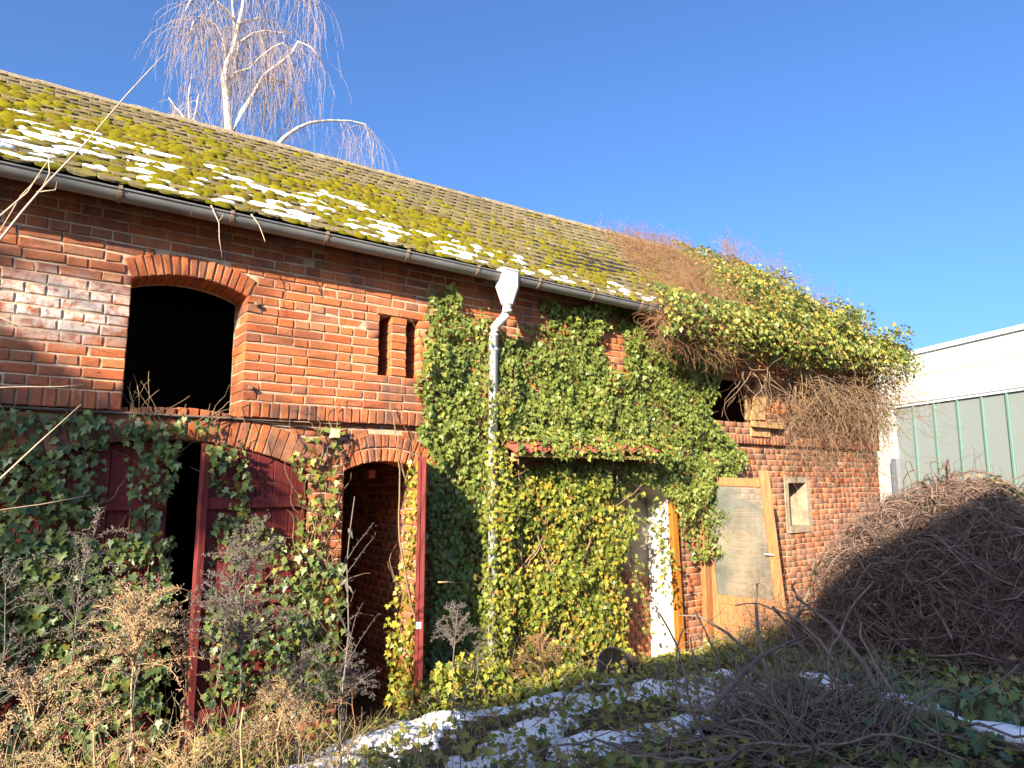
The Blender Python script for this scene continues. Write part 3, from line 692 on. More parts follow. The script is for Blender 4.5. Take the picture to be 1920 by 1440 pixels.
for i in range(len(gs)-1):
    for j in range(len(gx)-1):
        if msk[i:i+2, j:j+2].max() > 0:
            q = []
            for a, b_ in ((i, j), (i, j+1), (i+1, j+1), (i+1, j)):
                if vid[a, b_] < 0:
                    m = msk[a, b_]; u_ = (gs[a]*NROW) % 1; vid[a, b_] = len(V)
                    V.append(roof_pt(gx[b_], gs[a], 0.050 - 0.0145*u_ + (0.013*min(1, m*5)**0.6 if m > 0 else -0.012) - 0.002))
                q.append(vid[a, b_])
            F.append(q)
o = ob('roof_snow', mesh_np('roof_snow', V, F, 'snow', smooth=True)); tag(o, 'white streaks of snow lying between moss on the lower roof tiles', 'snow', kind='stuff')

# --- gutter, hopper, downpipe
GY, GZ, GR = -0.27, 4.115, 0.064
def half_round(xa, xb, r, th=0.004, n=18):
    V = []; 
    for x in (xa, xb):
        for rr_ in (r, r-th):
            for q in range(n+1):
                a = math.pi*q/n; V.append((x, GY - rr_*math.cos(a), GZ - rr_*math.sin(a)))
    m = n+1; F = []
    for q in range(n): F += [(q, q+1, 2*m+q+1, 2*m+q), (m+q+1, m+q, 3*m+q, 3*m+q+1), (q+1, q, m+q, m+q+1), (2*m+q, 2*m+q+1, 3*m+q+1, 3*m+q)]
    F += [(0, 2*m, 3*m, m), (n, m+n, 3*m+n, 2*m+n)]
    return V, F
gb = B(); xx_ = [XL-0.1, -2.0, 0.9, 3.66, 6.6, 9.4, XR+0.1]
for a, c_ in zip(xx_, xx_[1:]): gb.add(*half_round(a, c_-0.002, GR + random.uniform(-.0008, .0008)))
gb.tube([(XL-0.1, GY-GR-0.004, GZ+0.004), (XR+0.1, GY-GR-0.004, GZ+0.004)], 0.008, 8)
gut = gb.ob('gutter', 'zinc', barn)
x = -4.6
while x < 9.5:
    b = B(); n = 10; w_ = 0.024; V = []
    for q in range(n+1):
        a = math.pi*q/n; V += [(x, GY-(GR+.006)*math.cos(a), GZ-(GR+.006)*math.sin(a)), (x+w_, GY-(GR+.006)*math.cos(a), GZ-(GR+.006)*math.sin(a)), (x+w_, GY-(GR+.001)*math.cos(a), GZ-(GR+.001)*math.sin(a)), (x, GY-(GR+.001)*math.cos(a), GZ-(GR+.001)*math.sin(a))]
    b.add(V, [(4*q+e, 4*q+(e+1) % 4, 4*q+4+(e+1) % 4, 4*q+4+e) for q in range(n) for e in range(4)])
    b.box(x, x+w_, GY-GR-0.016, GY-GR-0.004, GZ-0.004, GZ+0.022)
    b.ob('gutter_bracket', 'rusty', gut); x += 0.72
hx, hy = 3.69, -0.285
def rect_loft(rings):
    V = [p for r in rings for p in r]; m = len(rings[0]); F = [(i*m+q, i*m+(q+1) % m, (i+1)*m+(q+1) % m, (i+1)*m+q) for i in range(len(rings)-1) for q in range(m)]
    return V, F + [tuple(range(m)), tuple((len(rings)-1)*m+q for q in range(m-1, -1, -1))]
def octo(cx, cy, z, wx, wy, ch): return [(cx+a*wx, cy+b_*wy, z) for a, b_ in ((-1, -1+ch), (-1+ch, -1), (1-ch, -1), (1, -1+ch), (1, 1-ch), (1-ch, 1), (-1+ch, 1), (-1, 1-ch))]
dp = B(); dp.add(*rect_loft([octo(hx, hy, 4.155, 0.105, 0.078, .3), octo(hx, hy, 4.0, 0.100, 0.075, .3), octo(hx, hy, 3.83, 0.05, 0.05, .5)]))
py_ = -0.115
pts = [(hx, hy, 3.84), (hx, hy, 3.78), (hx-0.004, hy+0.012, 3.745), (hx-0.012, hy+0.05, 3.705), (hx-0.028, py_-0.04, 3.655), (hx-0.036, py_-0.01, 3.62), (hx-0.038, py_, 3.575), (hx-0.038, py_, 0.32)]
pipe = B().tube(pts, 0.043, 14).ob('downpipe', 'galvanised', barn, smooth=True)
dp.add(*rect_loft([octo(hx, hy, 4.15, 0.110, 0.083, .3), octo(hx, hy, 4.166, 0.110, 0.083, .3)])).box(hx-0.002, hx+0.002, hy-0.077, hy-0.06, 3.99, 4.15)
dp.ob('rain_hopper', 'galvanised', pipe)
for z in (3.42, 1.85, 3.77, 3.56): B().tube([(hx-0.038 if z < 3.7 else hx, py_ if z < 3.7 else hy, z-0.014), (hx-0.038 if z < 3.7 else hx, py_ if z < 3.7 else hy, z+0.014)], 0.0475, 14).ob('pipe_clamp', 'galvanised', pipe, smooth=True)

# --- doors
def plank_panel(parent, x0, x1, y, zb, ztop, w, th, mat, name='plank'):
    x = x0; L = []
    while x < x1 - 0.02:
        xe = min(x+w, x1); zz0, zz1 = ztop(x), ztop(xe)
        b = B().quadprism([(x+.0025, y, zb), (xe-.0025, y, zb), (xe-.0025, y, zz1), (x+.0025, y, zz0)], (0, th, 0))
        L.append(b.ob(name, mat, parent, bevel=0.003)); x = xe
    return L
def gate_top(x):
    x = min(max(x, gate.x0), gate.x1); return gate.cz + math.sqrt((gate.r-0.012)**2 - (x-gate.cx)**2)
gl = B().box(-0.05, 0.93, 0.145, 0.16, 0.06, 2.2).ob('gate_leaf', 'red_paint', barn); gl['label'] = 'red gate leaf overgrown with dark ivy'
plank_panel(gl, -0.05, 0.95, 0.105, 0.05, gate_top, 0.125, 0.035, 'red_paint')
for z in (0.5, 1.25, 1.97): B().box(-0.04, 0.94, 0.075, 0.103, z, z+0.10, 0.002).ob('batten', 'red_paint', gl, bevel=0.004)
gr = B().box(1.13, 1.955, 0.145, 0.16, 0.06, 2.2).ob('gate_leaf', 'red_paint', barn); gr['label'] = 'red gate leaf standing slightly open'
plank_panel(gr, 1.12, 1.96, 0.105, 0.05, lambda x: gate_top(x) - 0.004, 0.14, 0.035, 'red_paint')
for z in (0.5, 1.25, 1.97): B().box(1.14, 1.95, 0.075, 0.103, z, z+0.085, 0.002).ob('batten', 'red_paint', gr, bevel=0.004)
B().box(1.115, 1.165, 0.06, 0.102, 0.05, 2.38, 0.003).ob('edge_post', 'red_paint', gr, bevel=0.004)
gr.location = gr.location + Vector((0, 0, 0))
ang = math.radians(9)                                        # swing the leaf out about its hinge on the right jamb
pv = Vector((1.96, 0.12, 0)) ; base = WO[barn.name]
rot = Matrix.Rotation(ang, 4, 'Z'); gr.matrix_local = Matrix.Translation(pv-base) @ rot @ Matrix.Translation(-pv)
leaf_dir = Vector((-0.475, -0.88, 0)).normalized()
lf = B(); hinge = Vector((2.955, 0.0, 0)); 
def on_leaf(d, z, off=0.0): n_ = Vector((-leaf_dir.y, leaf_dir.x, 0)); return hinge + leaf_dir*d + n_*off + Vector((0, 0, z))
ol = B().quadprism([on_leaf(0.03, 0.12, 0.002), on_leaf(0.60, 0.12, 0.002), on_leaf(0.60, 2.30, 0.002), on_leaf(0.03, 2.30, 0.002)], (on_leaf(0, 0, 0.008)-on_leaf(0, 0, 0.002))).ob('door_leaf', 'red_paint', barn); ol['label'] = 'narrow red plank door leaf standing open'
for i in range(5):
    d0, d1 = i*0.128+0.002, (i+1)*0.128-0.002
    tp = 2.40 - (0.02 if i < 4 else 0.035)
    B().quadprism([on_leaf(d0, 0.1, -0.028), on_leaf(d1, 0.1, -0.028), on_leaf(d1, tp - (0.03 if i == 4 else 0), -0.028), on_leaf(d0, tp, -0.028)], (on_leaf(0, 0, 0.0)-on_leaf(0, 0, -0.028))).ob('plank', 'red_paint', ol, bevel=0.003)
for z in (0.45, 1.9): B().quadprism([on_leaf(0.02, z, 0.009), on_leaf(0.598, z, 0.009), on_leaf(0.598, z+0.11, 0.009), on_leaf(0.02, z+0.11, 0.009)], (on_leaf(0, 0, 0.035)-on_leaf(0, 0, 0.009))).ob('batten', 'red_paint', ol, bevel=0.004)
B().quadprism([on_leaf(0.603, 0.12, 0.003), on_leaf(0.645, 0.12, 0.003), on_leaf(0.645, 2.36, 0.003), on_leaf(0.603, 2.36, 0.003)], (on_leaf(0, 0, 0.04)-on_leaf(0, 0, 0.003))).ob('edge_post', 'red_paint', ol, bevel=0.004)
B().quadprism([on_leaf(0.641, 1.05, -0.02), on_leaf(0.648, 1.05, -0.02), on_leaf(0.648, 1.10, -0.02), on_leaf(0.641, 1.10, -0.02)], (on_leaf(0, 0, 0.02)-on_leaf(0, 0, -0.02))).ob('latch_plate', 'galvanised', ol)
# canopy of red folded sheet
V = []; F = []; n = 24; 
for i in range(n+1):
    x = 3.74 + 2.0*i/n; zz = 0.035 if i % 2 else 0.0
    V += [(x, -0.36, 2.435+zz + 0.0015*i), (x, 0.045, 2.60+zz)]
nv = len(V); V += [(a, b_, c_-0.006) for a, b_, c_ in V]
F = [(2*i, 2*i+2, 2*i+3, 2*i+1) for i in range(n)] + [(nv+2*i+1, nv+2*i+3, nv+2*i+2, nv+2*i) for i in range(n)] + [(2*i+2, 2*i, nv+2*i, nv+2*i+2) for i in range(n)]
cn = ob('canopy', mesh_py('canopy', V, F, 'canopy_red'), barn); cn['label'] = 'small red folded sheet canopy half hidden in ivy'
B().box(3.76, 5.72, -0.30, -0.255, 2.40, 2.435).box(3.8, 3.84, -0.27, 0.05, 2.36, 2.40).box(5.6, 5.64, -0.27, 0.05, 2.36, 2.40).ob('canopy_rail', 'old_wood', cn)
# door post, junction box, cables, nails, hanging brick
po = B().quadprism([(6.285, -0.02, 0.2), (6.395, -0.02, 0.2), (6.325, -0.02, 1.93), (6.235, -0.02, 1.93)], (0, 0.065, 0)).ob('door_post', 'amber_wood', barn, bevel=0.006)
jb = B().box(2.115, 2.19, -0.02, 0.045, 2.525, 2.60).ob('junction_box', 'ivory_plastic', barn, bevel=0.006)
B().box(2.15, 2.156, -0.0215, -0.019, 2.56, 2.566).ob('screw', 'black_rubber', jb)
cb = B()
cb.tube([(-0.3, 0.02, 2.645), (0.6, 0.01, 2.635), (1.4, 0.03, 2.64), (1.95, 0.03, 2.60), (2.06, 0.02, 2.57), (2.115, 0.02, 2.56)], 0.007, 6)
cb.tube([(2.13, 0.02, 2.525), (2.09, 0.015, 2.45), (2.10, 0.02, 2.36), (2.08, 0.03, 2.28)], 0.009, 6).tube([(2.16, 0.02, 2.525), (2.18, 0.01, 2.44), (2.25, 0.015, 2.38), (2.24, 0.02, 2.30)], 0.009, 6)
cb.tube([(2.19, 0.02, 2.575), (2.25, 0.01, 2.60), (2.28, 0.02, 2.52), (2.29, 0.02, 2.44), (2.26, 0.02, 2.35)], 0.007, 6)
cb.ob('cable', 'black_rubber', barn, smooth=True)
ho = B().box(1.46, 1.475, -0.035, 0.01, 3.545, 3.56).box(1.445, 1.47, -0.045, -0.02, 3.535, 3.56).ob('hinge_pin', 'rusty', barn)
ho = B().box(1.45, 1.465, -0.035, 0.01, 2.885, 2.90).box(1.435, 1.46, -0.045, -0.02, 2.875, 2.90).ob('hinge_pin', 'rusty', barn)
hb = B().box(2.62, 2.69, 0.36, 0.46, 2.235, 2.275, .004).box(2.62, 2.685, 0.36, 0.46, 2.20, 2.23, .006).ob('loose_brick', 'brick', barn, 0.15)

# ------------------------------------------------------------------ glazed door standing ajar
gd = thing('glazed_door', (6.9, 0, 0.2), 'peeling orange wooden door with a dusty glass pane standing ajar', 'door')
gA, gB = Vector((6.965, 0.03, 0)), Vector((7.40, -0.70, 0)); gdir = (gB-gA).normalized(); GW = (gB-gA).length; gn = Vector((gdir.y, -gdir.x, 0))
def gp(d, z, off=0.0):
    lean = (z-0.25)*(-0.07)                                 # the leaf hangs out of true
    return gA + gdir*(d+lean) + gn*off + Vector((0, 0, z + 0.04*(GW-d) + 0.10))
def gpiece(d0, d1, z0, z1, name, mat, o0=-0.02, o1=0.02, parent=None):
    return B().quadprism([gp(d0, z0, o1), gp(d1, z0, o1), gp(d1, z1, o1), gp(d0, z1, o1)], gn*(o0-o1)).ob(name, mat, parent or gd, bevel=0.003)
gpiece(0, 0.10, 0.12, 2.06, 'stile', 'orange_wood'); gpiece(GW-0.115, GW, 0.1, 2.20, 'stile', 'orange_wood')
gpiece(0.101, GW-0.116, 2.0, 2.10, 'rail', 'orange_wood'); gpiece(0.101, GW-0.116, 0.60, 0.70, 'rail', 'orange_wood'); gpiece(0.101, GW-0.116, 0.12, 0.24, 'rail', 'orange_wood')
gpiece(0.101, GW-0.116, 0.24, 0.60, 'lower_panel', 'orange_wood', -0.01, 0.008)
for d in (0.33, 0.50): gpiece(d, d+0.045, 0.241, 0.599, 'muntin', 'orange_wood', 0.0085, 0.022)
gl_ = gpiece(0.101, GW-0.116, 0.70, 2.0, 'glass_pane', 'dirty_glass', -0.004, 0.002)
h_ = B().tube([gp(GW-0.06, 1.22, 0.02), gp(GW-0.06, 1.22, 0.06), gp(GW-0.16, 1.225, 0.065)], 0.010, 8).ob('handle', 'galvanised', gd, smooth=True)
gpiece(GW-0.08, GW-0.035, 1.12, 1.32, 'handle_plate', 'orange_wood', 0.0205, 0.026)
B().box(6.80, 6.89, -0.01, 0.075, 0.12, 2.18, 0.003).ob('frame_post', 'orange_wood', gd, bevel=0.005)
B().box(6.892, 6.93, 0.0, 0.07, 0.12, 2.18, 0.002).ob('frame_post', 'orange_wood', gd, bevel=0.005)

# ------------------------------------------------------------------ ivy on the barn
def wall_ivy(root, polys, dens, mat, size=(0.032, 0.062), ybase=0.05, thick=0.10, single=300, gaps=(), clump=0.35, nstd=0.45, stems=40, ybias=None):
    P2 = np.concatenate([sample_poly(p, dens) for p in polys])
    cl = np.array([nz(x*2.3, z*2.3, 4.0) + 0.6*nz(x*6, z*6, 2.0) for x, z in P2]); keep = RS.uniform(-0.9, 0.9, len(P2)) < cl + clump
    for g_, prob in gaps: keep &= ~(inpoly(P2, g_) & (RS.uniform(size=len(P2)) < prob))
    P2 = P2[keep]; cl = cl[keep]; n = len(P2)
    dep = thick*(0.25 + 0.75*RS.uniform(size=n)**0.8)*(0.75 + 0.8*np.clip(cl, -0.5, 0.8))
    y = (ybase if np.isscalar(ybase) else np.array([ybias(x, z) for x, z in P2])) - dep
    P = np.stack([P2[:, 0], y, P2[:, 1]], 1)
    N = np.array([0, -1.0, 0.22]) + RS.normal(0, nstd, (n, 3)); N[:, 1] = np.minimum(N[:, 1], -0.15)
    sz = size[0]*0.7 + (size[1]*1.12-size[0]*0.7)*RS.beta(1.7, 1.9, n)
    rnd = np.clip(0.5 + 0.62*(leafrand(n)-0.5) + 0.34*cl, 0.01, 0.92); rnd = np.where(RS.uniform(size=n) < 0.02, RS.uniform(0.93, 0.999, n), rnd)
    ivy(root, P, N, sz, rnd, RS.normal(0, 0.45, n), mat, single, keep=np.clip(dep/thick, 0.1, 1)**1.5)
    if stems:
        k = RS.choice(n, min(n, stems*3)); st = P[k].copy(); st[:, 1] = (ybase if np.isscalar(ybase) else st[:, 1]) - RS.uniform(0.01, 0.05, len(k))
        d = np.stack([RS.normal(0, 0.5, len(k)), np.zeros(len(k)), np.ones(len(k))*0.8], 1)
        def keepy(p, d_): d_ = d_.copy(); d_[:, 1] *= 0.2; return p, d_
        V, F, _ = chains(st, d, 7, 0.05, 0.004, 0.002, 0.25, 0, 4, keepy); o = ob('stem', mesh_np('stem', V, F, 'ivy_stem'), root); o['kind'] = 'stuff'
    return P
iv = thing('ivy', (0.3, 0.05, 0.05), 'dark green ivy with large leaves covering the left red gate leaf', 'ivy')
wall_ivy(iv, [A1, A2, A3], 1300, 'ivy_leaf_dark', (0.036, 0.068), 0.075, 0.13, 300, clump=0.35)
A3b = [(-0.3, 1.9), (0.85, 1.8), (0.95, 0.4), (-0.3, 0.4)]
iv = thing('ivy', (0.5, 0.0, 2.5), 'thin ivy sprigs trailing along the brick ledge below the loft opening', 'ivy')
wall_ivy(iv, [A4], 700, 'ivy_leaf_dark', (0.035, 0.06), 0.03, 0.10, 60, clump=-0.05, stems=8)
iv = thing('ivy', (1.5, 0.0, 0.3), 'mixed green ivy on the half open red gate leaf beside the brick pier', 'ivy')
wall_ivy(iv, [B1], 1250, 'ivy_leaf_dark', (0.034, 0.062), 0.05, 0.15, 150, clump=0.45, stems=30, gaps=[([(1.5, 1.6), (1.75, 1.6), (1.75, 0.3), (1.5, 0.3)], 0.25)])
iv2 = [(1.86, 1.75), (2.24, 1.6), (2.27, 0.5), (1.75, 0.4)]
iv = thing('ivy', (2.05, 0.0, 0.5), 'sunlit ivy climbing the brick pier between the gate and small doorway', 'ivy')
wall_ivy(iv, [B2, iv2], 700, 'ivy_leaf', (0.036, 0.066), 0.05, 0.10, 150, clump=0.05, stems=24)
iv = thing('ivy', (2.9, 0.0, 0.3), 'yellow green ivy strip beside the open narrow red door leaf', 'ivy')
wall_ivy(iv, [C1], 1500, 'ivy_leaf_yellow', (0.030, 0.055), 0.03, 0.12, 120, clump=0.5, stems=12)
iv = thing('ivy', (4.5, 0.0, 0.3), 'dense sheet of sunlit ivy covering the brick wall around the downpipe', 'ivy')
wide = [(3.80, 2.57), (5.75, 2.60), (5.75, 2.36), (3.80, 2.32)]
pstrip = [(3.55, 3.9), (3.72, 3.9), (3.72, 1.75), (3.55, 1.75)]
D_up = [p for p in D1]
def band(a, b): return [(2.5, a), (8.5, a), (8.5, b), (2.5, b)]
P2 = D1
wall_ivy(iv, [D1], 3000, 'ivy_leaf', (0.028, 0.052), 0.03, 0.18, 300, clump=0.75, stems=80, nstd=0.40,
         gaps=[(DGAP, 0.97), (wide, 0.72), (pstrip, 0.5), ([(2.9, 0.2), (8, 0.2), (8, 2.0), (3.9, 2.0), (3.75, 0.2)], 0.55), ([(3.7, 3.95), (4.4, 3.95), (4.35, 3.62), (3.8, 3.55)], 0.75), ([(3.3, 3.83), (3.65, 3.83), (3.6, 3.72), (3.3, 3.72)], .7)])
st = np.stack([RS.uniform(3.1, 4.8, 16), np.full(16, -0.06), RS.uniform(0.25, 0.6, 16)], 1)
def near_wall(p, d_): p[:, 1] = np.clip(p[:, 1], -0.085, -0.02); d_[:, 1] *= 0.3; return p, d_
Vs, Fs, _ = chains(st, np.array([0.15, 0, 1.0]) + RS.normal(0, .25, (16, 3)), 22, 0.12, 0.013, 0.004, 0.16, 0.02, 6, near_wall); ob('stem', mesh_np('stem', Vs, Fs, 'ivy_stem', smooth=True), iv)
iv = thing('ivy', (4.6, 0.0, 0.3), 'yellowish sunlit ivy curtain below the small red canopy', 'ivy')
D2 = [(3.80, 2.3), (5.2, 2.25), (5.5, 1.7), (5.35, 1.4), (5.42, 0.4), (4.9, 0.3), (3.75, 0.3), (3.72, 1.5)]
wall_ivy(iv, [D2], 1500, 'ivy_leaf_yellow', (0.032, 0.058), 0.0, 0.20, 300, clump=0.75, stems=40, nstd=0.40, gaps=[([(3.6, 2.32), (5.6, 2.32), (5.6, 2.22), (3.6, 2.22)], 0.5)])
rt = iv
pip = [(3.50, 2.98), (3.80, 2.98), (3.80, 0.3), (3.50, 0.3)]
iv = thing('ivy', (3.65, -0.2, 0.4), 'strands of ivy crossing in front of the lower downpipe', 'ivy')
wall_ivy(iv, [pip], 1500, 'ivy_leaf_yellow', (0.03, 0.052), -0.15, 0.10, 200, clump=0.18, stems=10, nstd=0.5)
n = 2600; X = RS.uniform(3.72, 5.95, n); T = RS.uniform(-0.25, 1.0, n)
P = np.stack([X, -0.37 + 0.38*np.maximum(T, -0.02) - 0.05*RS.uniform(size=n), 2.45 + 0.17*T + 0.02 + 0.11*RS.uniform(size=n) + np.where(T < 0, -0.05, 0)], 1)
show = np.zeros(n, bool)
for a, b_ in ((3.74, 4.2), (4.6, 4.78), (5.05, 5.38), (5.5, 5.76)): show |= (X > a) & (X < b_) & (T < 0.62)
k = ~show | (RS.uniform(size=n) < 0.22); k &= np.array([nz(x*3, t_*2, 8) for x, t_ in zip(X, T)]) > -0.35; P = P[k]; n = len(P)
iv = thing('ivy', (4.8, -0.3, 2.5), 'ivy spilling over the small red folded sheet canopy', 'ivy')
ivy(iv, P, np.array([0, -.8, .6]) + RS.normal(0, .5, (n, 3)), RS.uniform(.03, .054, n), leafrand(n), RS.normal(0, .6, n), 'ivy_leaf', 200)
# tendrils hanging in the niche
iv = thing('ivy', (5.8, 0.1, 2.0), 'loose ivy tendrils hanging in front of the whitewashed doorway reveal', 'ivy')
st = np.array([(5.55, 0.0, 2.1), (5.72, 0.0, 2.05), (5.95, -0.02, 1.95), (6.05, 0, 1.9), (5.5, .02, 1.6), (5.68, 0.03, 1.3)])
V, F, PP = chains(st, np.tile([0.05, -0.02, -1.0], (6, 1)), 14, 0.075, 0.004, 0.002, 0.22, -0.1, 4)
ob('stem', mesh_np('stem', V, F, 'ivy_stem'), iv)
q = PP.reshape(-1, 3); q = np.concatenate([q + RS.normal(0, 0.03, q.shape) for _ in range(4)]); n = len(q)
ivy(iv, q, np.array([0, -1., .2]) + RS.normal(0, .6, (n, 3)), RS.uniform(.03, .055, n), leafrand(n), RS.normal(0, .7, n), 'ivy_leaf', 150)

# ivy mound over the eaves and gable end of the roof
def mound(x): return 0.11 + 0.17*ss(6.2, 8.0, x)*(1 - 0.40*ss(10.2, 11.4, x)) + 0.10*nz(x*1.7, 0, 3)
iv = thing('ivy', (9.5, 0.0, 4.2), 'big bushy ivy mound sprawling over the gable end of the roof', 'ivy')
n = 19000; X = RS.uniform(6.2, 11.34, n); Sg = RS.uniform(-0.10, 1.06, n)
lim = np.array([6.55 + 2.2*max(0, s)**0.8 + 0.45*nz(s*4, 3.0, 1.0) for s in Sg]); k = X > lim + RS.exponential(0.15, n); X, Sg = X[k], Sg[k]; n = len(X)
H = np.array([mound(x)*(0.55 + 0.45*RS.uniform()) * (0.75 + 1.3*max(-0.4, nz(x*1.9, s*4.5, 8.0))) for x, s in zip(X, Sg)])
H = H*np.clip(2.1 - 1.7*Sg, 0.5, 2.1)*np.array([0.35 + 0.65*ss(11.4, 10.3, x) for x in X])
P = np.array([roof_pt(x, s, h) for x, s, h in zip(X, Sg, H)])
N = np.array([0.1, -0.75, 0.75]) + RS.normal(0, 0.6, (n, 3))
# apron hanging over the gutter down to the top of the wall
m = 6500; X2 = RS.uniform(5.6, 11.36, m); bot = np.array([3.62 + 0.22*nz(x*1.9, 0.0, 5.0) - 0.35*ss(6.8, 6.0, x)*0 - 0.15*ss(7.2, 6.4, x) + 0.10*ss(8.3, 9.0, x) for x in X2])
Zz = bot + (4.38-bot)*RS.uniform(size=m)**0.8; Yy = -0.15 - 0.60*np.sin(np.clip((Zz-3.5)/0.85, 0, 1)*2.6)*RS.uniform(0.55, 1.0, m)
kk = ((X2 > 6.3) | (Zz > 3.75)) & ~((X2 > 7.0) & (X2 < 8.5) & (Zz < 3.68)); X2, Zz, Yy = X2[kk], Zz[kk], Yy[kk]; m = len(X2)
P = np.concatenate([P, np.stack([X2, Yy, Zz], 1)]); N = np.concatenate([N, np.array([0, -1., 0.4]) + RS.normal(0, 0.55, (m, 3))])
# end cap round the gable corner
m = 1100; Z3 = RS.uniform(3.0, 4.25, m); P3 = np.stack([11.31 + 0.10*RS.uniform(size=m)*np.clip((Z3-2.7)/1.2, 0.15, 1), RS.uniform(-0.35, 1.2, m), Z3], 1)
P = np.concatenate([P, P3]); N = np.concatenate([N, np.array([0.5, -.7, .3]) + RS.normal(0, .6, (m, 3))]); n = len(P)
cl = np.array([nz(*(p*2.1)) for p in P])
ivy(iv, P, N, RS.uniform(0.034, 0.062, n), np.clip(0.42 + 0.6*(leafrand(n)-0.5) + 0.40*cl, .01, .92), RS.normal(0, 0.55, n), 'ivy_leaf', 300)
# brown vines: haze of fine twigs on the roof edge and curtain of stems on the wall
n = 3300; Sg = RS.uniform(-0.06, 1.0, n); X = 5.75 + 1.25*np.clip(Sg, 0, 1) + 1.75*RS.uniform(size=n)**0.8
k = np.array([nz(x*2, q*6, 5.5) for x, q in zip(X, Sg)]) > RS.uniform(-0.75, 0.35, n); X, Sg = X[k], Sg[k]
st = np.array([roof_pt(x, s, 0.03+0.22*RS.uniform()*ss(5.7, 7.2, x-1.3*s)) for x, s in zip(X, Sg)])
d = np.array([0.2, -0.45, 0.55]) + RS.normal(0, 0.65, (len(st), 3))
V1, F1, _ = chains(st, d, 7, 0.052, 0.0028, 0.0012, 0.45, -0.02)
n = 420; X = RS.uniform(8.0, 11.3, n); Sg = RS.uniform(0.1, 1.0, n); X = np.maximum(X, 7.2+2.7*Sg); st = np.array([roof_pt(x, s, 0.25+0.15*RS.uniform()) for x, s in zip(X, Sg)])
d = np.array([0.3, -0.2, 0.9]) + RS.normal(0, 0.7, (n, 3)); V2, F2, _ = chains(st, d, 7, 0.055, 0.0026, 0.001, 0.45, -0.04)
n = 750; X = RS.uniform(5.65, 6.9, n); st = np.stack([X, -0.32-0.15*RS.uniform(size=n), 3.75+0.5*RS.uniform(size=n)], 1)
V5, F5, _ = chains(st, np.array([0.1, 0.0, -0.5]) + RS.normal(0, .6, (n, 3)), 9, 0.05, 0.003, 0.0012, 0.42, -0.06)
V, F = cat([(V1, F1), (V2, F2), (V5, F5)])
dv = ob('dry_vines', mesh_np('dry_vines', V, F, 'vine_red')); tag(dv, 'haze of fine rust brown bare vine twigs on the roof beside the ivy mound', 'vines', kind='stuff')
n = 400; X = 8.3 + 3.0*RS.uniform(size=n)**0.85; st = np.stack([X, -0.08-0.32*RS.uniform(size=n), 3.2+0.85*RS.uniform(size=n)], 1)
d = np.stack([RS.normal(0.25, 0.75, n), RS.normal(0.05, 0.3, n), -1.0 + RS.normal(0, 0.5, n)], 1)
def wallside(p, d_): p[:, 1] = np.minimum(p[:, 1], -0.02); return p, d_
V1, F1, _ = chains(st, d, 13, RS.uniform(0.04, 0.125, n), 0.0055, 0.0018, 0.40, -0.07, 3, wallside)
n = 760; st = np.stack([RS.uniform(8.4, 11.25, n), -0.02-0.2*RS.uniform(size=n)**2, 2.25+1.6*RS.uniform(size=n)**0.7], 1); d = RS.normal(0, 1, (n, 3)); d[:, 1] *= 0.3; d[:, 2] -= 0.4
V2, F2, _ = chains(st, d, 8, 0.06, 0.0035, 0.0015, 0.4, 0, 3, wallside)
st = np.stack([RS.uniform(7.25, 7.85, 24), RS.uniform(-.4, -.15, 24), RS.uniform(3.45, 3.9, 24)], 1)
V3, F3, _ = chains(st, np.array([0.1, 0.05, -1]) + RS.normal(0, .3, (24, 3)), 14, 0.06, 0.006, 0.003, 0.25, -0.05, 4, wallside)
V, F = cat([(V1, F1), (V2, F2), (V3, F3)])
dv = ob('hanging_vines', mesh_np('hanging_vines', V, F, 'vine')); tag(dv, 'curtain of bare brown vine stems hanging down the right end of the brick wall', 'vines', kind='stuff')

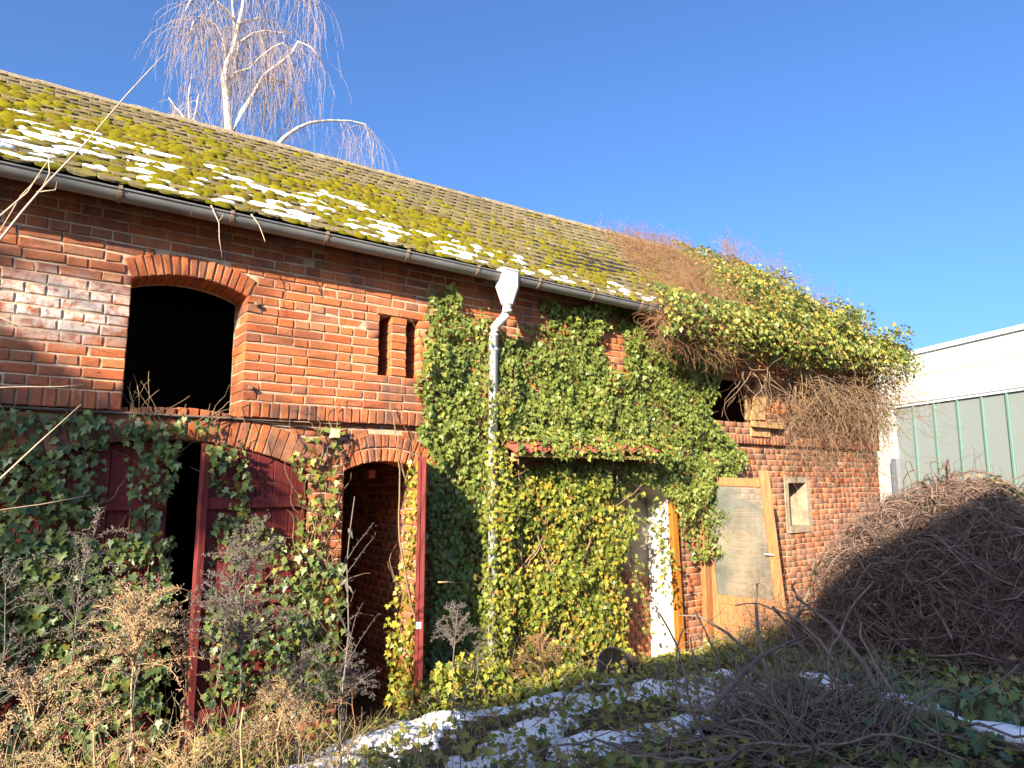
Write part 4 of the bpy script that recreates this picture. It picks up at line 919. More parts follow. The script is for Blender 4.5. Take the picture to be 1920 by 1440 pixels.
# ------------------------------------------------------------------ birch behind the roof
bt = thing('birch_tree', (2.95, 8.0, 0.1), 'leafless weeping birch with white trunk rising behind the mossy roof', 'tree')
BY = 8.0
LM = {'t1': [(2.98, 0.1), (2.96, 5.0), (2.94, 8.93), (2.88, 9.46), (2.79, 10.0), (2.81, 10.35), (2.92, 10.71), (2.99, 11.29), (3.05, 11.67), (3.07, 12.33), (3.05, 13.17), (3.04, 14.03), (3.1, 15.2)],
 't2': [(2.87, 9.55), (2.9, 9.72), (2.97, 10.01), (3.03, 10.49), (3.06, 10.97), (3.0, 11.29), (2.95, 11.68), (2.87, 12.48), (2.8, 13.4)],
 'l1': [(2.81, 10.4), (2.74, 10.78), (2.58, 11.05), (2.43, 11.1), (2.25, 11.09), (2.15, 10.93), (2.1, 10.57)],
 'l2': [(2.99, 11.25), (2.76, 11.42), (2.5, 11.5), (2.26, 11.43), (2.04, 11.18), (1.96, 10.9)],
 'l3': [(3.06, 10.93), (3.29, 11.24), (3.54, 11.43), (3.87, 11.55), (4.2, 11.74)],
 'l4': [(3.03, 11.19), (3.12, 11.43), (3.42, 11.71), (3.74, 11.79), (4.03, 11.73)],
 'l5': [(2.87, 10.05), (2.98, 10.2), (3.23, 10.36), (3.37, 10.59), (3.62, 10.92), (3.8, 11.07), (3.95, 10.97)],
 'l6': [(2.95, 8.75), (3.12, 9.38), (3.31, 9.79), (3.45, 10.15), (3.51, 10.32), (3.8, 10.67), (4.01, 10.93), (4.13, 11.25), (4.39, 11.21), (4.6, 10.98)],
 'l7': [(3.49, 10.28), (3.75, 10.43), (4.08, 10.48), (4.32, 10.26), (4.5, 10.08)],
 'l8': [(3.3, 7.9), (3.6, 8.5), (3.88, 8.97), (4.03, 9.21), (4.3, 9.51), (4.57, 9.73), (4.97, 9.92), (5.46, 10.08), (5.83, 10.13), (6.03, 9.91)],
 's1': [(2.3, 8.0), (2.21, 8.93), (2.16, 9.16), (2.13, 9.32), (2.15, 9.7)], 's2': [(2.3, 8.6), (2.28, 8.93), (2.32, 9.16), (2.34, 9.5)], 's3': [(2.22, 8.8), (2.2, 8.96), (2.07, 9.19), (2.02, 9.28), (1.9, 9.5)],
 'u1': [(3.06, 12.2), (3.4, 12.7), (3.9, 13.0), (4.3, 12.9), (4.5, 12.5)], 'u2': [(3.05, 12.5), (2.7, 13.0), (2.3, 13.1), (2.0, 12.8), (1.9, 12.3)], 'u3': [(3.05, 13.2), (3.5, 13.8), (3.9, 13.9), (4.2, 13.6)], 'u4': [(3.05, 13.4), (2.6, 14.0), (2.2, 13.9), (1.9, 13.5)], 'u5': [(3.06, 11.9), (3.5, 12.5), (4.1, 12.6), (4.5, 12.2)]}
R0 = {'t1': (0.13, 0.02), 't2': (0.05, 0.014), 'l6': (0.05, 0.012), 'l8': (0.06, 0.012), 'l1': (0.028, 0.008)}
tips = []
for kx, (nm, pts) in enumerate(LM.items()):
    r0, r1 = R0.get(nm, (0.026, 0.007)); ph = kx*1.7; k = len(pts)
    dep = [0.0 if nm in ('t1',) else 0.5*math.sin(ph)*i/k for i in range(k)]
    P3 = [(x, BY + dd, z) for (x, z), dd in zip(pts, dep)]
    rr_ = [r0 + (r1-r0)*(i/(k-1))**0.8 for i in range(k)]
    if nm == 't1': rr_ = [0.16, 0.12, 0.078, 0.07, 0.062, 0.052, 0.042, 0.036, 0.03, 0.026, 0.02, 0.014, 0.008]
    B().tube(P3, rr_, 8).ob('trunk' if nm == 't1' else 'limb', 'birch_bark', bt, smooth=True)
    for i in range(k-1):
        if nm == 't1' or (nm == 't2' and i < 5) or (nm in ('l6', 'l8') and P3[i][2] < 9.9): continue
        for _ in range({'t2': 6, 'l8': 11, 's1': 6, 's2': 6, 's3': 8}.get(nm, 10)):
            f = random.random(); tips.append((P3[i][0] + f*(P3[i+1][0]-P3[i][0]), P3[i][1] + f*(P3[i+1][1]-P3[i][1]), P3[i][2] + f*(P3[i+1][2]-P3[i][2]), nm, i/k))
st = np.array([q[:3] for q in tips]); up_ = np.array([1.0 if q[3][0] in 'lu' else 0.6 for q in tips]); n = len(st)
d = RS.normal(0, 0.30, (n, 3)); d[:, 2] = -0.12 + 0.3*RS.uniform(size=n)
V1, F1, P1 = chains(st, d, 9, RS.uniform(0.06, 0.20, n), 0.0045, 0.0026, 0.10, -0.30, 3)
# second order: hanging strings
k = RS.randint(2, 8, 850); w_ = RS.randint(0, n, 850); st2 = P1[w_, k]
d2 = RS.normal(0, 0.25, (850, 3)); d2[:, 2] = -0.7
V2, F2, P4 = chains(st2, d2, 9, RS.uniform(0.05, 0.17, 850), 0.0032, 0.0022, 0.07, -0.14, 3)
V, F = cat([(V1, F1), (V2, F2)])
o = ob('twigs', mesh_np('twigs', V, F, 'birch_twig'), bt); o['kind'] = 'stuff'

# ------------------------------------------------------------------ white hall beyond the gable
hp = Vector((21.38, 4.31, 0)); hd = Vector((0.413, 0.911, 0)).normalized(); hn = Vector((-0.911, 0.413, 0)).normalized()
hall = thing('white_hall', hp, 'modern cream panelled hall with a band of frosted green glass', 'building')
def hpt(a, z, off=0.0): return hp + hd*a + hn*off + Vector((0, 0, z))
def hbox(a0, a1, z0, z1, o0, o1, name, mat, parent=None, bevel=0):
    return B().quadprism([hpt(a0, z0, o1), hpt(a1, z0, o1), hpt(a1, z1, o1), hpt(a0, z1, o1)], hn*(o0-o1)).ob(name, mat, parent or hall, bevel=bevel)
body = B()
for z0, z1, a0, a1 in ((4.42, 5.7, -14, 3), (0, 1.2, -14, 3), (1.2, 4.42, 0.1, 3), (1.2, 4.42, -14, -8.3)):
    body.quadprism([hpt(a0, z0, -0.05), hpt(a1, z0, -0.05), hpt(a1, z1, -0.05), hpt(a0, z1, -0.05)], hn*(-0.2))
body.quadprism([hpt(-14, 5.6, -0.06), hpt(3, 5.6, -0.06), hpt(3, 5.6, -9), hpt(-14, 5.6, -9)], (0, 0, 0.15)).quadprism([hpt(-14, 0, -9), hpt(3, 0, -9), hpt(3, 5.6, -9), hpt(-14, 5.6, -9)], hn*-0.2)
body.quadprism([hpt(2.8, 0, -0.26), hpt(2.8, 0, -9), hpt(2.8, 5.6, -9), hpt(2.8, 5.6, -0.26)], hd*0.2).quadprism([hpt(-14, 0, -0.26), hpt(-14, 0, -9), hpt(-14, 5.6, -9), hpt(-14, 5.6, -0.26)], hd*0.2)
body.ob('core_wall', 'stone_render', hall)
B().quadprism([hpt(-14, 0.2, -0.3), hpt(2.8, 0.2, -0.3), hpt(2.8, 0.2, -9), hpt(-14, 0.2, -9)], (0, 0, 0.05)).ob('hall_floor', 'stone_render', hall)
for z0, z1 in ((5.205, 5.80), (4.42, 5.195)): hbox(-14, 3, z0, z1, -0.05, 0.0, 'wall_panel', 'panel_white')
for z0, z1 in ((0.6, 2.03), (2.04, 3.22), (3.23, 4.41)): hbox(0.12, 3, z0, z1, -0.05, 0.0, 'wall_panel', 'panel_white')
hbox(-14, 0.12, 0.0, 1.2, -0.05, 0.0, 'wall_panel', 'panel_white')
hbox(-14.1, 3.1, 5.80, 5.822, -0.05, 0.03, 'drip_edge', 'grey_metal')
hbox(-14.1, 3.1, 5.824, 5.95, -0.3, 0.05, 'roof_edge', 'white_trim')
hbox(-8.3, 0.1, 4.417, 4.44, 0.002, 0.03, 'drip_edge', 'grey_metal')
for a_ in (-3.1, -7.1): hbox(a_, a_+0.012, 4.42, 5.80, 0.0005, 0.003, 'panel_joint', 'grey_metal')
hbox(-8.3, 0.1, 4.36, 4.415, -0.06, 0.02, 'window_head', 'white_trim')
hbox(0.04, 0.115, 1.25, 4.355, -0.06, 0.02, 'window_jamb', 'white_trim')
edges = [0.035, -0.74, -1.49, -2.27, -3.03, -3.74, -4.48, -5.22, -5.96, -6.7, -7.44, -8.2]
for a, b_ in zip(edges, edges[1:]):
    pane = hbox(b_+0.055, a-0.015, 1.25, 4.355, -0.075, -0.05, 'glass_pane', 'channel_glass')
    hbox(b_, b_+0.05, 1.25, 4.355, -0.07, 0.0, 'glass_fin', 'glass_green')
hbox(-0.14, 0.06, 1.0, 2.85, 0.06, 0.2, 'vent_pipe', 'grey_metal')

# ------------------------------------------------------------------ off to the left: workshop and trees whose shade falls here
wk = thing('workshop', (-5, -9.5, 0.5), 'plain rendered workshop with a lean-to roof behind the yard', 'building')
wx0, wx1, wy0, wy1 = -8.85, -0.9, -7.82, -12.2
B().box(wx0, wx1, wy1, wy0, 0.2, 4.2).ob('wall', 'stone_render', wk)
B().add([(wx0, wy0, 4.2), (wx1, wy0, 4.2), (wx1, wy0, 5.95), (wx0, wy0, 5.95), (wx0, wy1, 4.2), (wx1, wy1, 4.2)], [(0, 1, 2, 3), (3, 2, 5, 4), (0, 3, 4), (1, 5, 2), (0, 4, 5, 1)]).ob('wall', 'stone_render', wk)
B().quadprism([(wx0-0.1, wy0+0.1, 5.98), (wx1+0.1, wy0+0.1, 5.98), (wx1+0.1, wy1-0.3, 4.1), (wx0-0.1, wy1-0.3, 4.1)], (0, 0, 0.06)).ob('roof', 'zinc', wk)
tw = B().box(-6, -5, wy0, wy0+0.03, 1.4, 2.6).ob('window', 'glass_green', wk); B().box(-3.2, -2.2, wy0, wy0+0.04, 0.3, 2.4).ob('door', 'old_wood', wk)
def leafy_tree(base, trunk_h, crown_c, crown_r, n, label, size=(0.05, 0.1)):
    tr_ = thing('evergreen_tree', base, label, 'tree')
    bx, by, bz = base; B().tube([(bx, by, bz-0.3), (bx+0.05, by, bz+trunk_h*0.5), crown_c], [0.14, 0.11, 0.05], 8).ob('trunk', 'bark', tr_, smooth=True)
    P = rvec(n)*(RS.uniform(size=(n, 1))**0.45)*np.array(crown_r); keep = np.array([nz(*(p*1.6)) for p in P]) > -0.22; P = P[keep] + np.array(crown_c); m = len(P)
    V, F, R = leaf_field(P, rvec(m), RS.uniform(*size, m), leafrand(m), RS.uniform(0, 6, m)); o = ob('crown', mesh_np('crown', V, F, 'ivy_leaf_dark', R), tr_); o['kind'] = 'stuff'
leafy_tree((-6.4, -3.7, 0.5), 4.2, (-6.4, -3.8, 5.55), (0.85, 0.75, 0.5), 2600, 'evergreen tree with a round crown at the left of the yard')
bt2 = thing('bare_tree', (-9.2, -5.0, 0.5), 'leafless tree with dense twigs at the left of the yard', 'tree')
B().tube([(-9.2, -5.0, 0.2), (-9.25, -5.05, 3), (-9.2, -5.1, 5.2), (-9.25, -5.1, 7.5)], [0.16, 0.12, 0.08, 0.03], 8).ob('trunk', 'bark', bt2, smooth=True)
n = 70; st = np.stack([np.full(n, -9.2), np.full(n, -5.1), RS.uniform(4.6, 8.2, n)], 1); d = RS.normal(0, 1, (n, 3)); d[:, 2] = np.abs(d[:, 2])*0.5
V1, F1, P1 = chains(st, d, 9, 0.16, 0.022, 0.006, 0.2, 0.02, 4)
k = RS.randint(2, 9, 420); st2 = P1[RS.randint(0, n, 420), k]; V2, F2, _ = chains(st2, RS.normal(0, 1, (420, 3)), 6, 0.1, 0.008, 0.003, 0.3, 0, 3)
V, F = cat([(V1, F1), (V2, F2)]); o = ob('crown', mesh_np('crown', V, F, 'bark'), bt2); o['kind'] = 'stuff'

# ------------------------------------------------------------------ ground cover
def on_ground(X, Y, h=0.0): return np.stack([X, Y, np.array([gh(x, y) for x, y in zip(X, Y)]) + h], 1)
SNOW = [(2.15, -1.05, .75, .33), (2.75, -0.9, .45, .16), (1.75, -1.35, .4, .3), (3.1, -0.95, .35, .18), (2.9, -1.65, .4, .3), (3.0, -2.05, .45, .25), (4.2, -1.55, .55, .3), (4.3, -2.0, .5, .25), (3.6, -1.35, .4, .25), (5.0, -1.5, .5, .25), (2.5, -1.9, .35, .25), (3.5, -1.0, .4, .12), (4.2, -0.95, .35, .1), (4.9, -2.0, .35, .2), (2.3, -1.75, .3, .25), (4.7, -3.3, .4, .2), (3.7, -2.3, .3, .2)]
def gsnow(x, y):
    m = max(math.exp(-(((x-a)/c_)**2 + ((y-b_)/d_)**2)) for a, b_, c_, d_ in SNOW)
    return m*1.15 + 0.55*nz(x*3.5, y*3.5, 2.0) + 0.5*nz(x*8, y*8, 4.0) + 0.25*nz(x*19, y*19, 6.0) - 0.66
gx = np.arange(1.0, 5.9, 0.022); gy = np.arange(-3.8, -0.4, 0.022)
msk = np.array([[gsnow(x, y) for x in gx] for y in gy]); vid = -np.ones(msk.shape, int); V = []; F = []
for i in range(len(gy)-1):
    for j in range(len(gx)-1):
        if msk[i:i+2, j:j+2].max() > 0:
            q = []
            for a, b_ in ((i, j), (i, j+1), (i+1, j+1), (i+1, j)):
                if vid[a, b_] < 0:
                    m = msk[a, b_]; vid[a, b_] = len(V); x, y = gx[b_], gy[a]
                    V.append((x, y, gh(x, y) + (0.012 + 0.035*min(1, m*2.5)**0.6 + 0.02*nz(x*8, y*8) if m > 0 else -0.02)))
                q.append(vid[a, b_])
            F.append(q)
o = ob('ground_snow', mesh_np('ground_snow', V, F, 'snow', smooth=True)); tag(o, 'patches of thawing snow on the overgrown yard', 'snow', kind='stuff')
# leaves on the ground, thick by the wall
n = 32000; X = RS.uniform(-0.6, 9.5, n); Y = -0.02 - RS.uniform(size=n)**1.25*4.2
sn = np.array([gsnow(x, y) for x, y in zip(X, Y)]); cl = np.array([nz(x*1.8, y*1.8, 7.7) for x, y in zip(X, Y)])
k = ~((np.abs((X-4.95) - (Y+2.3)*0.138) < 0.20) & (Y < -2.2) & (Y > -3.8)) & (RS.uniform(size=n) < np.where(sn > 0.05, 0.16, 0.75 + cl)) & ~((X > 5.3) & (Y < -1.3) & (X > 7) & (RS.uniform(size=n) < 0.6)); X, Y, cl = X[k], Y[k], cl[k]; n = len(X)
H = RS.uniform(0.0, 0.13, n)*np.where(Y > -1.0, 1.3, 0.8)*(1+cl); P = on_ground(X, Y, H + 0.03)
V, F, R = leaf_field(P, np.array([0, -0.25, 1.0]) + RS.normal(0, .55, (n, 3)), RS.uniform(.025, .06, n), np.clip(leafrand(n)+.25*cl, .01, .99), RS.uniform(0, 6.3, n))
o = ob('ground_ivy', mesh_np('ground_ivy', V, F, 'ground_leaf', R)); tag(o, 'low ivy and leaf litter carpeting the ground along the wall', 'ground cover', kind='stuff')
# bank of low ivy by the foot of the wall and the leaf
n = 5200; X = RS.uniform(2.6, 5.6, n); Y = RS.uniform(-1.0, -0.12, n); top = np.array([0.10 + 0.30*ss(3.9, 2.8, x) + 0.16*nz(x*2.2, y*3, 1) for x, y in zip(X, Y)]); P = on_ground(X, Y, np.maximum(0.02, top*RS.uniform(size=n)**0.5))
iv = thing('ivy', (3.2, -0.5, 0.4), 'low bright ivy bank on the ground at the foot of the open door leaf', 'ivy')
ivy(iv, P, np.array([-.1, -0.6, 0.8]) + RS.normal(0, .55, (n, 3)), RS.uniform(.03, .058, n), leafrand(n), RS.uniform(-1, 1, n), 'ivy_leaf_yellow', 200)
# dry grass
n = 9000; X = RS.uniform(-0.7, 8.5, n); Y = -0.05 - RS.uniform(size=n)**1.1*3.6
sn = np.array([gsnow(x, y) for x, y in zip(X, Y)]); dn = np.array([nz(x*1.3, y*1.3, 12.0) for x, y in zip(X, Y)]); k = (sn < 0.15) & (RS.uniform(size=n) < 0.45 + 0.8*dn + np.where(X < 1.9, 0.5, 0)); X, Y = X[k], Y[k]; n = len(X)
d = np.array([0, 0, 1.0]) + RS.normal(0, 0.5, (n, 3))
V, F, _ = chains(on_ground(X, Y), d, 6, RS.uniform(0.015, 0.06, n)*np.where(X < 1.9, 1.7, 0.8), 0.0026, 0.0009, 0.2, -0.06)
o = ob('dry_grass', mesh_np('dry_grass', V, F, 'straw')); tag(o, 'straw coloured dry grass stalks scattered over the yard', 'grass', kind='stuff')
# fallen twigs in the shade
n = 1500; X = RS.uniform(2.0, 7.5, n); Y = RS.uniform(-4.2, -0.8, n); k = (RS.uniform(size=n) < np.clip(0.15 + 0.10*(X-2.4), 0.12, 0.36)) & ~(np.abs((X-4.95) - (Y+2.3)*0.138) < 0.22); X, Y = X[k], Y[k]; n = len(X)
d = RS.normal(0, 1, (n, 3)); d[:, 2] = 0.25*np.abs(d[:, 2])
def ground_b(p, d_):
    z = np.array([gh(x, y) for x, y, _ in p]) + 0.02; low = p[:, 2] < z; p[low, 2] = z[low]; d_[low, 2] = np.abs(d_[low, 2])*0.3; return p, d_
V, F, _ = chains(on_ground(X, Y, 0.03+0.10*RS.uniform(size=n)), d, 10, RS.uniform(0.04, 0.09, n), 0.0042, 0.0018, 0.28, -0.05, 3, ground_b)
o = ob('fallen_twigs', mesh_np('fallen_twigs', V, F, 'dead_twig')); tag(o, 'tangle of fallen twigs and bramble stems on the shaded ground', 'twigs', kind='stuff')

# ------------------------------------------------------------------ brush pile on the right
PC, PR = np.array([7.85, -2.45, 0.45]), np.array([1.85, 1.2, 1.62])
def pile_surf(n, k=1.0):
    v = rvec(n); v[:, 2] = np.abs(v[:, 2]); b = np.array([1 + 0.30*nz(*(q*2.2)) + 0.18*nz(*(q*4.5)) for q in v]); return PC + v*PR*(k*b)[:, None], v
def pile_bound(p, d_):
    q = (p-PC)/PR; r_ = np.linalg.norm(q, axis=1); far = r_ > 1.06; d_[far] -= 0.6*(q[far]/r_[far][:, None]); d_[:, 2] += np.where(p[:, 2] < 0.55, 0.4, 0); return p, d_
bm = bmesh.new(); bmesh.ops.create_icosphere(bm, subdivisions=4, radius=1.0)
for v in bm.verts: v.co = Vector(PC) + Vector([v.co[i]*PR[i]*0.78*(1+0.30*nz(*(v.co*2.2))+0.18*nz(*(v.co*4.5))) for i in range(3)])
CV = np.array([v.co[:] for v in bm.verts]); CF = np.array([[v.index for v in f.verts] for f in bm.faces]); bm.free()
parts = []
for n, kk, rad, ns, stp in ((3600, (0.80, 1.02), 0.0027, 12, 0.08), (1500, (0.85, 1.04), 0.005, 12, 0.11), (300, (0.85, 1.05), 0.010, 14, 0.13), (70, (0.95, 1.10), 0.015, 16, 0.16)):
    p, v = pile_surf(n, 1.0); p = PC + (p-PC)*RS.uniform(*kk, n)[:, None]; tang = np.cross(v, rvec(n)); tang[:, 2] *= 0.7
    Vt, Ft, _ = chains(p, tang + 0.12*v, ns, stp*RS.uniform(0.6, 1.2, n), rad, rad*0.45, 0.24, -0.02, 3, pile_bound); parts.append((Vt, Ft))
n = 520; p, v = pile_surf(n*2, 0.9); kk = (v[:, 0] < 0.1) & (v[:, 2] < 0.9); p, v = p[kk], v[kk]; n = len(p)
Vt, Ft, _ = chains(p, np.cross(v, rvec(n))*0.8 + v*0.7 + np.array([-.5, 0, .3]), 12, 0.075*RS.uniform(.5, 1.2, n), 0.0038, 0.0014, 0.26, -0.05, 3); parts.append((Vt, Ft))
n = 420; p, v = pile_surf(n, 0.97); kk = v[:, 2] > 0.05; p, v = p[kk], v[kk]; n = len(p)
Vt, Ft, _ = chains(p, v + RS.normal(0, .5, (n, 3)), 8, 0.055, 0.003, 0.0012, 0.3, -0.05, 3); parts.append((Vt, Ft))
n = 520; st = np.stack([RS.uniform(6.0, 7.2, n), RS.uniform(-2.2, -0.7, n), np.zeros(n)], 1); st[:, 2] = [gh(a, b_) + 0.35*random.random()*max(0, (a-5.2)/1.6) for a, b_, _ in st]
Vt, Ft, _ = chains(st, RS.normal(0, 1, (n, 3))*np.array([1, 1, .6]) + np.array([.4, 0, .5]), 9, 0.07, 0.0035, 0.0014, 0.3, -0.05, 3, ground_b); parts.append((Vt, Ft))
V, F = cat(parts)
bp = ob('brush_pile', mesh_np('brush_pile', V, F, 'brush')); tag(bp, 'man-high heap of tangled bare brush and vines in front of the wall end', 'brush pile', kind='stuff')
n = 260; p, v = pile_surf(n, 1.0); Vl, Fl, Rl = leaf_field(p, rvec(n), RS.uniform(.03, .07, n), leafrand(n), RS.uniform(0, 6, n), (LEAF2*np.array([.8, 1, 2.2]), LEAF2_F))
wl = ob('withered_leaves', mesh_np('withered_leaves', Vl, Fl, 'weed_brown', Rl), bp); wl['kind'] = 'stuff'
core = ob('brush_core', mesh_np('brush_core', CV, CF, 'soil', smooth=True), bp)
iv = thing('ivy', (8.5, -2.7, 1.9), 'dark ivy sprawling over the top of the brush pile', 'ivy')
n = 1400; p, v = pile_surf(n*5, 1.03); k = (p[:, 2] > 1.68) & (p[:, 0] > 7.7) & (np.array([nz(*(q*2.5)) for q in p]) > -0.1); p, v = p[k], v[k]; n = len(p)
ivy(iv, p, v + RS.normal(0, .5, (n, 3)), RS.uniform(.04, .075, n), leafrand(n)*.8, RS.normal(0, .9, n), 'ivy_leaf_dark', 120)
# small twig heap in the near right corner
n = 520; c0 = np.array([4.15, -3.0, 0.55]); v = rvec(n); v[:, 2] = np.abs(v[:, 2]); p = c0 + v*np.array([0.75, 0.55, 0.30])*RS.uniform(0.6, 1, n)[:, None]
V1, F1, _ = chains(p, np.cross(v, rvec(n)), 11, 0.06, 0.0055, 0.002, 0.25, -0.03, 4, ground_b)
n = 60; p = c0 + RS.uniform(-1, 1, (n, 3))*np.array([0.8, .5, 0.05]) + np.array([0, 0, .15]); V2, F2, _ = chains(p, RS.normal(0, 1, (n, 3))*np.array([1, 1, .2]), 12, 0.09, 0.012, 0.005, 0.2, -0.02, 5, ground_b)
V, F = cat([(V1, F1), (V2, F2)]); o = ob('twig_heap', mesh_np('twig_heap', V, F, 'dead_twig')); tag(o, 'low heap of cut vine stems in the near shade', 'twig heap', kind='stuff')
n = 300; iv = thing('ivy', (4.6, -3.3, 0.6), 'large dark ivy leaves on the ground beside the snow covered log', 'ivy')
X = RS.normal(4.75, .35, n); Y = RS.normal(-3.25, .28, n); P = on_ground(X, Y, 0.05 + .22*RS.uniform(size=n)); ivy(iv, P, np.array([-.5, -.5, .8]) + RS.normal(0, .5, (n, 3)), RS.uniform(.05, .085, n), leafrand(n)*.85, RS.normal(0, 1, n), 'ivy_leaf_dark', 150)

# ------------------------------------------------------------------ single things
def gz(x, y, h=0.0): return Vector((x, y, gh(x, y)+h))
lg = thing('snowy_log', gz(4.9, -2.9), 'fallen log with a strip of snow along its top', 'log')
L0, L1 = gz(4.95, -2.25, 0.12), gz(4.72, -4.1, 0.13); pts = [L0.lerp(L1, i/9) + Vector((0, 0, 0.02*math.sin(i*1.7))) for i in range(10)]
B().tube(pts, [0.062+0.010*math.sin(i*2.3) for i in range(10)], 10).ob('trunk', 'log_bark', lg, smooth=True)
B().tube([q + Vector((0, 0, 0.045+0.01*math.sin(i*3))) for i, q in enumerate(pts)], [0.02, .052, .066, .044, .062, .058, .036, .060, .052, .02], 10).ob('snow_cap', 'snow', lg, smooth=True)
bk = thing('bucket', gz(4.35, -0.98), 'black plastic bucket lying on its side in the ivy', 'bucket')
ax = Vector((0.93, 0.22, -0.22)).normalized(); b0 = gz(4.26, -1.02, 0.14)
up_ = Vector((0, 0, 1)); sx_ = ax.cross(up_).normalized(); sz_ = sx_.cross(ax)
def bring(t_, r_): return [b0 + ax*t_ + r_*(sx_*math.cos(a) + sz_*math.sin(a)) for a in [2*math.pi*q/24 for q in range(24)]]
rings = [bring(0.0, .150), bring(0.0, .162), bring(0.02, .162), bring(0.022, .148), bring(0.30, .112), bring(0.30, 0.001)]
V, F = rect_loft(rings); ob('body', mesh_py('body', V, F[:-2], 'black_plastic', smooth=False), bk)
V, F = rect_loft([bring(0.0, .149), bring(0.29, .108), bring(0.292, 0.001)]); ob('inside', mesh_py('inside', V, F[:-2], 'black_plastic'), bk)
pt_ = thing('flower_pot', gz(4.72, -1.12), 'small black pot lying behind the black bucket', 'pot')
b0 = gz(4.60, -0.90, 0.12); V, F = rect_loft([bring(0, .07), bring(0, .08), bring(.02, .08), bring(.13, .055), bring(.13, .001)]); ob('body', mesh_py('body', V, F[:-2], 'black_plastic'), pt_)
def branch(name, pts, r, label, mat='bark', cat_='branch'):
    o = B().tube(pts, [r*(1-0.6*i/(len(pts)-1)) for i in range(len(pts))], 7).ob(name, mat, None, smooth=True, at=pts[0]); return tag(o, label, cat_)
branch('branch', [gz(4.95, -2.1, 0.0), gz(5.05, -1.95, .2), gz(5.2, -1.8, .42), gz(5.45, -1.62, .62), gz(5.66, -1.5, .74)], 0.024, 'crooked grey branch standing up in front of the glazed door')
branch('branch', [gz(5.35, -1.75, 0.1), gz(5.2, -1.5, .38), gz(5.0, -1.35, .50), gz(4.85, -1.25, .52)], 0.016, 'thin arched branch with its tip bent over near the door post')
branch('branch', [gz(3.3, -2.75, 0.25), gz(3.75, -2.65, .36), gz(4.2, -2.5, .40), gz(4.75, -2.35, .42), gz(5.3, -2.2, .40)], 0.020, 'long bare stem arching over the low twig heap')
branch('branch', [gz(4.5, -3.2, 0.1), gz(4.7, -2.95, .35), gz(5.0, -2.55, .55), gz(5.15, -2.2, .72)], 0.024, 'thick broken branch rising beside the snowy log')
branch('stick', [Vector((2.83, -0.55, 1.38)), Vector((2.95, -0.50, 1.365)), Vector((3.10, -0.46, 1.34))], 0.007, 'pale dry stick hanging in the dark ivy behind the open leaf', 'straw', 'stick')
branch('vine_stem', [Vector((7.4, -2.7, 1.75)), Vector((7.7, -2.5, 2.10)), Vector((8.2, -2.45, 2.2)), Vector((8.6, -2.6, 2.17)), Vector((9.0, -2.8, 2.32))], 0.016, 'dark arching stem along the crest of the brush pile', 'bark', 'stem')
branch('vine_stem', [Vector((6.3, -1.35, 0.6)), Vector((6.55, -1.45, 1.05)), Vector((6.62, -1.5, 1.3)), Vector((6.6, -1.52, 1.42))], 0.022, 'dark upright stake at the edge of the brush pile', 'bark', 'stem')
# bramble shoots close to the camera on the left
def shoot(pts, r, label, side=()):
    t_ = thing('bramble_shoot', pts[0], label, 'shoot')
    B().tube(pts, [r*(1-0.75*i/(len(pts)-1)) for i in range(len(pts))], 6).ob('stem', 'shoot', t_, smooth=True)
    for sp in side: B().tube(sp, [r*0.5, r*0.4, r*0.25], 5).ob('side_shoot', 'shoot', t_, smooth=True)
y = -2.2
shoot([(-0.32, y, 2.55), (-0.2, y, 2.9), (-0.1, y, 3.09), (-0.04, y, 3.22), (0.02, y, 3.34), (0.15, y, 3.57), (0.27, y, 3.81), (0.345, y, 3.95), (0.41, y, 4.07)], 0.0062, 'long straight bare shoot slanting across the gutter and roof',
      [[(0.02, y, 3.345), (0.035, y, 3.40), (0.025, y, 3.47)], [(0.0, y, 3.31), (0.06, y, 3.335), (0.062, y, 3.375)]])
shoot([(-0.3, y+.05, 2.8), (-0.11, y+.05, 3.2), (-0.03, y+.05, 3.32), (0.01, y+.05, 3.43), (0.04, y+.05, 3.50)], 0.0045, 'short bare shoot beside the long one at the gutter',
      [[(-0.11, y+.05, 3.12), (-0.05, y+.05, 3.30), (0.005, y+.05, 3.40)]])
shoot([(-0.2, -1.2, 1.95), (-0.03, -1.2, 2.18), (0.11, -1.2, 2.36), (0.28, -1.2, 2.57)], 0.0075, 'pale bare shoot slanting across the dark ivy below the ledge')
shoot([(-0.25, -.5, 1.98), (-0.02, -.5, 2.01), (0.18, -.5, 2.04), (0.42, -.5, 2.09)], 0.005, 'thin pale shoot lying level over the dark gate ivy')
shoot([(-0.3, -1.0, 3.1), (-0.02, -1.0, 2.99), (0.2, -1.0, 2.93), (0.45, -1.0, 2.88)], 0.005, 'thin shoot crossing the whitened bricks left of the loft opening')
shoot([(-0.3, -1.0, 2.62), (-0.02, -1.0, 2.66), (0.2, -1.0, 2.68), (0.30, -1.0, 2.70)], 0.0045, 'thin shoot crossing the dark bricks above the soldier course')
hg = [([(1.02, -.34, 4.14), (1.08, -.345, 4.02), (1.09, -.34, 3.9), (1.12, -.34, 3.76)], [[(1.075, -.342, 4.03), (1.10, -.345, 4.07), (1.105, -.34, 4.12)]], 'hanging bare twig caught on the gutter at its left bracket'),
      ([(1.30, -.34, 4.14), (1.36, -.345, 4.07), (1.41, -.34, 3.96), (1.40, -.34, 3.93)], [], 'short hanging twig on the gutter beside the forked one')]
for p_, s_, l_ in hg: shoot(p_, 0.0055, l_, s_)

